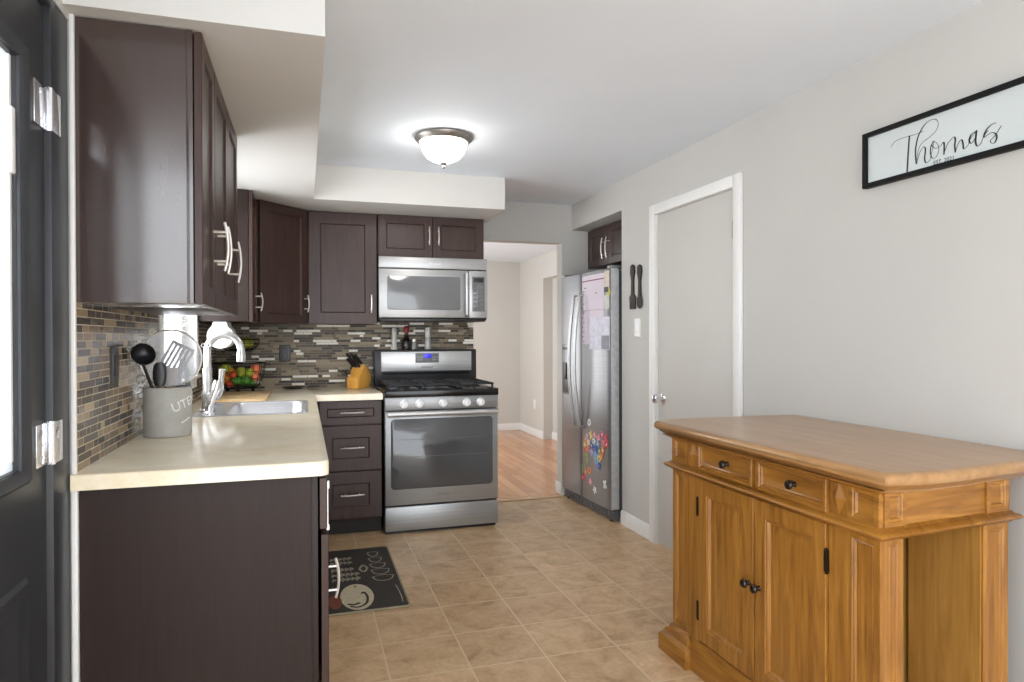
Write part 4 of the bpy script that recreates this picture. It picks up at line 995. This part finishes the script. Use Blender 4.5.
for n_i, (pts, thin, thick) in enumerate(STR):
    P = spline([(a, b_, 0) for a, b_ in pts], 7); k_ = len(P); rings = []
    for i in range(k_):
        t_ = (P[min(i+1, k_-1)]-P[max(i-1, 0)]).normalized(); nrm = Vector((-t_.y, t_.x, 0))
        dn_ = abs(t_.y) if t_.y < 0 else abs(t_.y)*.3
        if n_i == 2: dn_ = abs(t_.y) if i < k_*.45 else .1
        wv = thin + (thick-thin)*dn_**2
        z0_, z1_ = .0122, .0128+n_i*.00006
        rings.append([P[i]+nrm*wv+Vector((0, 0, z0_)), P[i]-nrm*wv+Vector((0, 0, z0_)), P[i]-nrm*wv+Vector((0, 0, z1_)), P[i]+nrm*wv+Vector((0, 0, z1_))])
    mb.loft([[F @ p_ for p_ in r_] for r_ in rings])
text_mesh(mb, 'EST. 2021', .019, F @ Matrix.Translation((.328, .0195, .0124)), .0003)
ln = mb.build('lettering', M['ink'], sg); ln['label'] = 'black script lettering'

# ------------------------------------------------------------------ ceiling light
LC = Vector((.700, 3.45, ZC-.0005))
cl = thing('ceiling_light', 'round flush ceiling light with frosted bowl', 'ceiling light', LC)
MB().lathe([(0, 0), (.148, 0), (.152, -.006), (.150, -.016), (.140, -.026), (.134, -.034), (.126, -.036), (.122, -.03), (.118, -.02), (0, -.015)], 48, Matrix.Translation(LC)).build('base', M['lamp_metal'], cl)
MB().lathe([(.121, -.031), (.118, -.055), (.106, -.085), (.084, -.112), (.05, -.130), (.0, -.137)], 48, Matrix.Translation(LC)).build('bowl', M['lamp_glass'], cl)
MB().lathe([(0, -.134), (.016, -.134), (.018, -.140), (.010, -.147), (.007, -.152), (.010, -.158), (.006, -.166), (0, -.168)], 20, Matrix.Translation(LC)).build('finial', M['lamp_metal'], cl)

# ------------------------------------------------------------------ sideboard
sb = thing('sideboard', 'honey pine sideboard island with drawers, doors and an open end bay', 'sideboard', (1.63, 1.85, 0))
X0, X1, Y0, Y1 = 1.40, 1.895, 1.351, 2.354
ZM0, ZM1, ZT = .732, .757, .86
# top: moulded slab with shaped ends
top = [(1.342, 1.284), (1.37, 1.279), (1.44, 1.262), (1.52, 1.253), (1.62, 1.253), (1.74, 1.262), (2.03, 1.275), (2.03, 2.40), (1.86, 2.425), (1.70, 2.432), (1.54, 2.44), (1.44, 2.435), (1.37, 2.41), (1.342, 2.402)]
prof = [(.040, .861), (.036, .867), (.024, .872), (.016, .880), (.008, .883), (.001, .889), (0, .900), (.003, .909), (.010, .914), (.030, .915)]
rings = [[(x, y, z) for x, y in offset_poly(top, i)] for i, z in prof]
MB().loft(rings).build('top', M['pine_top'], sb, ang=50)
# carcass: front face wall, back panel, partition behind the open bay, floor, end frames
mb = MB()
mb.box(X0+.01, X1-.004, 1.62, Y1-.022, .10, ZT)                      # closed part
mb.box(1.88, X1, Y0+.01, 1.62, .10, ZT)                          # back of the bay
mb.box(X0+.01, X0+.03, Y0+.01, 1.62, .10, ZT)                    # inside of the front
mb.box(X0+.03, 1.88, Y0+.012, 1.62, .10, .125)                   # bay floor
mb.box(X0+.03, 1.88, Y0+.012, 1.62, .745, ZT)
mb.build('body', M['pine_inside'], sb)
mb = MB()
for y in (1.45, 1.54):
    for i in range(7): mb.lathe([(0, 0), (.003, 0), (.003, .0006), (0, .0006)], 8, Matrix.Translation((1.88, y, .20+i*.085)) @ Matrix.Rotation(-PI/2, 4, 'Y'))
for x in (1.55, 1.74):
    for i in range(7): mb.lathe([(0, 0), (.003, 0), (.003, .0006), (0, .0006)], 8, Matrix.Translation((x, 1.62, .20+i*.085)) @ Matrix.Rotation(PI/2, 4, 'X'))
ph = mb.build('shelf_pin_holes', M['black_matte'], sb)
def fl(y0, y1, z0, z1, pr, nm, m=None, back=-.012, x=X0):
    return MB().panel(frame((x, y1, z0), (0, -1, 0), (-1, 0, 0)), y1-y0, z1-z0, pr, back).build(nm, m or M['pine'], sb)
MOULD = [(0, 0), (.016, 0), (.020, .003), (.026, .003), (.031, -.006), (.034, -.006)]
PIL = [(0, 0), (.018, 0), (.022, -.004), (.026, -.002), (.030, -.007)]
# frieze, front: square blocks, diamond blocks, drawers
for a, b_ in ((2.250, Y1), (Y0, 1.452)): fl(a, b_, ZM1, ZT, [(0, .004), (.014, .004), (.017, .001), (.022, .001), (.026, -.005)], 'frieze_block', M['pine_y'])
def diamond(y0, y1):
    F_ = frame((X0, y1, ZM1), (0, -1, 0), (-1, 0, 0)); w_, h_ = y1-y0, ZT-ZM1
    mb = MB().box(0, w_, 0, h_, -.012, 0, 0, F_)
    c_ = (w_/2, h_/2, .014)
    P4 = [(w_*.08, h_*.5, 0), (w_*.5, h_*.06, 0), (w_*.92, h_*.5, 0), (w_*.5, h_*.94, 0)]
    t_ = bmesh.new(); vs = [t_.verts.new(p_) for p_ in P4]; ap = t_.verts.new(c_)
    for i in range(4): t_.faces.new((vs[i], vs[(i+1) % 4], ap))
    mb._add(t_, F_); return mb.build('diamond_block', M['pine'], sb, ang=5)
diamond(2.168, 2.248); diamond(1.455, 1.520)
fl(1.846, 1.826+.0, ZM1, ZT, [(0, 0)], 'rail') if False else None
MB().box(X0-.001, X0+.012, 1.826, 1.848, ZM1, ZT, .001).build('drawer_divider', M['pine'], sb)
DR = [(0, .010), (.002, .012), (.010, .012), (.013, .007), (.018, .007), (.022, .001), (.027, -.001)]
for a, b_ in ((1.850, 2.164), (1.524, 1.824)):
    d = fl(a, b_, ZM1+.002, ZT-.004, DR, 'drawer', M['pine_y'])
    mm = Matrix.Translation((X0, (a+b_)/2-.012, (ZM1+ZT)/2)) @ Matrix.Rotation(-PI/2, 4, 'Y')
    MB().lathe([(0, -.003), (.009, -.003), (.008, .004), (.006, .010), (.008, .014), (.0135, .018), (.0145, .023), (.012, .028), (0, .030)], 20, mm).build('knob', M['pewter'], d)
# lower front: pilasters, doors
def fluted(y0, y1, z0, z1): return fl(y0, y1, z0, z1, PIL, 'pilaster')
fluted(2.222, Y1, .115, ZM0); fluted(Y0, 1.462, .115, ZM0)
MB().box(X0, X0+.012, 2.168, 2.222, .115, ZM0).build('stile', M['pine'], sb)
MB().box(X0, X0+.012, 1.462, 1.526, .115, ZM0).build('stile', M['pine'], sb)
DO = [(0, .006), (.002, .008), (.052, .008), (.055, .005), (.060, .005), (.066, -.004), (.075, -.004), (.10, .001)]
for a, b_, kp, hy in ((1.846, 2.164, 1.866, 2.168), (1.530, 1.840, 1.815, 1.527)):
    d = fl(a, b_, .128, ZM0-.006, DO, 'door')
    mm = Matrix.Translation((X0-.008, kp, .443)) @ Matrix.Rotation(-PI/2, 4, 'Y')
    MB().lathe([(0, -.001), (.009, -.001), (.008, .004), (.006, .010), (.008, .014), (.0135, .018), (.0145, .023), (.012, .028), (0, .030)], 20, mm).build('knob', M['pewter'], d)
    for z in (.235, .622): MB().tube([(X0-.006, hy, z-.036), (X0-.006, hy, z+.036)], .005, 8).box(X0-.009, X0-.005, hy-.008, hy+.008, z-.032, z+.032).build('hinge', M['bronze'], d)
MB().box(X0-.002, X0+.01, 1.840, 1.846, .128, ZM0).build('meeting_stile', M['pine'], sb)
# near end: pilasters, frieze, open bay
def en(x0, x1, z0, z1, pr, nm, m=None): return MB().panel(frame((x0, Y0, z0), (1, 0, 0), (0, -1, 0)), x1-x0, z1-z0, pr, -.03).build(nm, m or M['pine'], sb)
en(X0+.0125, 1.482, .115, ZM0, PIL, 'pilaster'); en(1.790, X1, .115, ZM0, PIL, 'pilaster')
MB().box(1.47, 1.486, Y0+.006, 1.62, .125, ZM0).build('bay_lining', M['pine_inside'], sb)
MB().box(1.786, 1.798, Y0+.006, 1.60, .125, ZM0).build('bay_side', M['pine_inside'], sb)
SQ = [(0, .004), (.014, .004), (.017, .001), (.022, .001), (.026, -.005)]
en(X0+.0125, 1.492, ZM1, ZT, SQ, 'frieze_block', M['pine_x']); en(1.800, X1, ZM1, ZT, SQ, 'frieze_block', M['pine_x'])
MB().box(1.492, 1.800, Y0+.002, Y0+.03, ZM1, ZT).build('frieze_board', M['pine_x'], sb)
# far end
MB().box(X0+.0125, X1, Y1-.02, Y1-.001, .115, ZT).build('end_panel', M['pine'], sb)
# mid moulding and base
body = [(X0, Y0), (X1, Y0), (X1, Y1), (X0, Y1)]
pr = [(.004, ZM0-.008), (-.006, ZM0-.004), (-.010, ZM0+.002), (-.022, ZM0+.005), (-.028, ZM0+.012), (-.022, ZM0+.019), (-.012, ZM0+.021), (-.006, ZM1+.003), (.004, ZM1+.004)]
MB().loft([[(x, y, z) for x, y in offset_poly(body, i)] for i, z in pr]).build('waist_moulding', M['pine_y'], sb, ang=50)
pr = [(-.004, ZT-.012), (-.010, ZT-.008), (-.018, ZT-.004), (-.030, ZT+.001), (-.030, ZT+.004), (.01, ZT+.004)]
MB().loft([[(x, y, z) for x, y in offset_poly(body, i)] for i, z in [(.01, ZT-.013)]+pr]).build('cornice', M['pine_y'], sb, ang=50)
pr = [(.01, .001), (-.020, .001), (-.020, .062), (-.014, .068), (-.014, .076), (-.008, .088), (-.004, .094), (-.004, .108), (.002, .117), (.01, .117)]
MB().loft([[(x, y, z) for x, y in offset_poly(body, i)] for i, z in pr]).build('base_moulding', M['pine_y'], sb, ang=50)
for (a, b_, c_, e_) in ((X0, 1.50, Y0, 1.47), (X0, 1.50, 2.24, Y1)):
    poly = [(a, c_), (b_, c_), (b_, e_), (a, e_)]
    MB().loft([[(x, y, z) for x, y in offset_poly(poly, i)] for i, z in [(.01, .0008), (-.042, .0008), (-.042, .062), (-.036, .070), (-.030, .074), (-.024, .086), (-.012, .096), (-.006, .112), (.01, .118)]]).build('plinth_block', M['pine_y'], sb, ang=50)
# back brackets carrying the overhang toward the wall
for y in (1.50, 2.2):
    MB().prism([(X1, .60), (X1+.02, .60), (2.0, .80), (2.0, .86), (X1, .86)], -.02, .02, .003, Matrix.Translation((0, y, 0)) @ Matrix.Rotation(PI/2, 4, 'X')).build('bracket', M['pine'], sb)

# the near end runs slightly out of square
for o in sb.children_recursive:
    for v in o.data.vertices:
        x, y = v.co.x+1.63, v.co.y+1.85
        if y < 1.9: v.co.y += (x-X0)*.075*(1.9-y)/(1.9-Y0)

# ------------------------------------------------------------------ floor mat
mt = thing('floor_mat', 'black coffee-print kitchen mat on the floor by the sink run', 'mat', (.26, 3.56, .0005))
def mrect(i, z): return rrect(.072+i, .467-i, 3.105+i, 4.03-i, .02, z)
MB().loft([mrect(0, .0006), mrect(0, .006), mrect(.006, .010)]).build('pad', M['mat_black'], mt)
mb = MB(); mb.tube([Vector(p) for p in rrect(.074, .465, 3.107, 4.028, .02, .006, 6)], .0055, 8, closed=True); mb.build('binding', M['mat_edge'], mt)
Z1 = .0101
def disc(mb, x, y, rx, ry, z=Z1, n=36): return mb.prism([(x+rx*math.cos(2*PI*i/n), y+ry*math.sin(2*PI*i/n)) for i in range(n)], z, z+.0006)
def stroke(mb, pts, w_, z=Z1):
    P = spline([(a, b_, 0) for a, b_ in pts], 5); k_ = len(P); rings = []
    for i in range(k_):
        t_ = (P[min(i+1, k_-1)]-P[max(i-1, 0)]).normalized(); nrm = Vector((-t_.y, t_.x, 0))*w_
        rings.append([P[i]+nrm+Vector((0, 0, z)), P[i]-nrm+Vector((0, 0, z)), P[i]-nrm+Vector((0, 0, z+.0006)), P[i]+nrm+Vector((0, 0, z+.0006))])
    mb.loft(rings)
mb = MB(); disc(mb, .238, 3.285, .078, .165); mb.build('cup_print', M['mat_cream'], mt)
mb = MB(); disc(mb, .135, 3.24, .030, .085, Z1+.0002); mb.build('coffee_print', M['mat_red'], mt)
mb = MB()
stroke(mb, [(.20, 3.17), (.235, 3.15), (.275, 3.19), (.285, 3.27), (.272, 3.33), (.262, 3.31)], .006, Z1+.0008)
stroke(mb, [(.19, 3.20), (.215, 3.185), (.245, 3.20)], .008, Z1+.0008); stroke(mb, [(.235, 3.41), (.24, 3.42)], .006, Z1+.0008)
mb.build('swirl_print', M['mat_black'], mt)
mb = MB()
for i, y in enumerate((3.90, 3.80, 3.70, 3.60, 3.50)):                    # column of small cup outlines
    w_ = .030+.006*i; x = .372+.004*i
    stroke(mb, [(x-w_, y+.03), (x-w_*.7, y-.02), (x, y-.04), (x+w_*.7, y-.02), (x+w_, y+.03)], .0035); stroke(mb, [(x-w_, y+.03), (x, y+.045), (x+w_, y+.03)], .002)
stroke(mb, [(.30, 3.73), (.32, 3.68), (.30, 3.62), (.28, 3.67), (.30, 3.73)], .006)
stroke(mb, [(.435, 3.38), (.44, 3.30), (.442, 3.22), (.44, 3.16)], .0022)
mb.build('small_cups_print', M['mat_grey'], mt)
rnd = random.Random(3)
for y, n_ in ((3.86, 5), (3.79, 5), (3.68, 5), (3.60, 6), (3.53, 6)):       # illegible lines of brush marks
    mb = MB()
    for k_ in range(n_):
        x = .135+k_*.024; h_ = .020+.012*rnd.random()
        stroke(mb, [(x, y-h_), (x+.004, y+h_), (x+.012, y-h_*.3), (x+.016, y+h_*.6)], .0042)
    mb.build('brush_print', M['mat_grey'], mt)

for o in C.objects:
    if o.parent is None:
        for pre, gname in (('wall_cabinet', 'espresso wall cabinets'), ('base_cabinet', 'espresso base cabinets'), ('fridge_magnet', 'magnets on the refrigerator door'), ('wall_outlet', 'electrical outlets')):
            if o.name.startswith(pre): o['group'] = gname
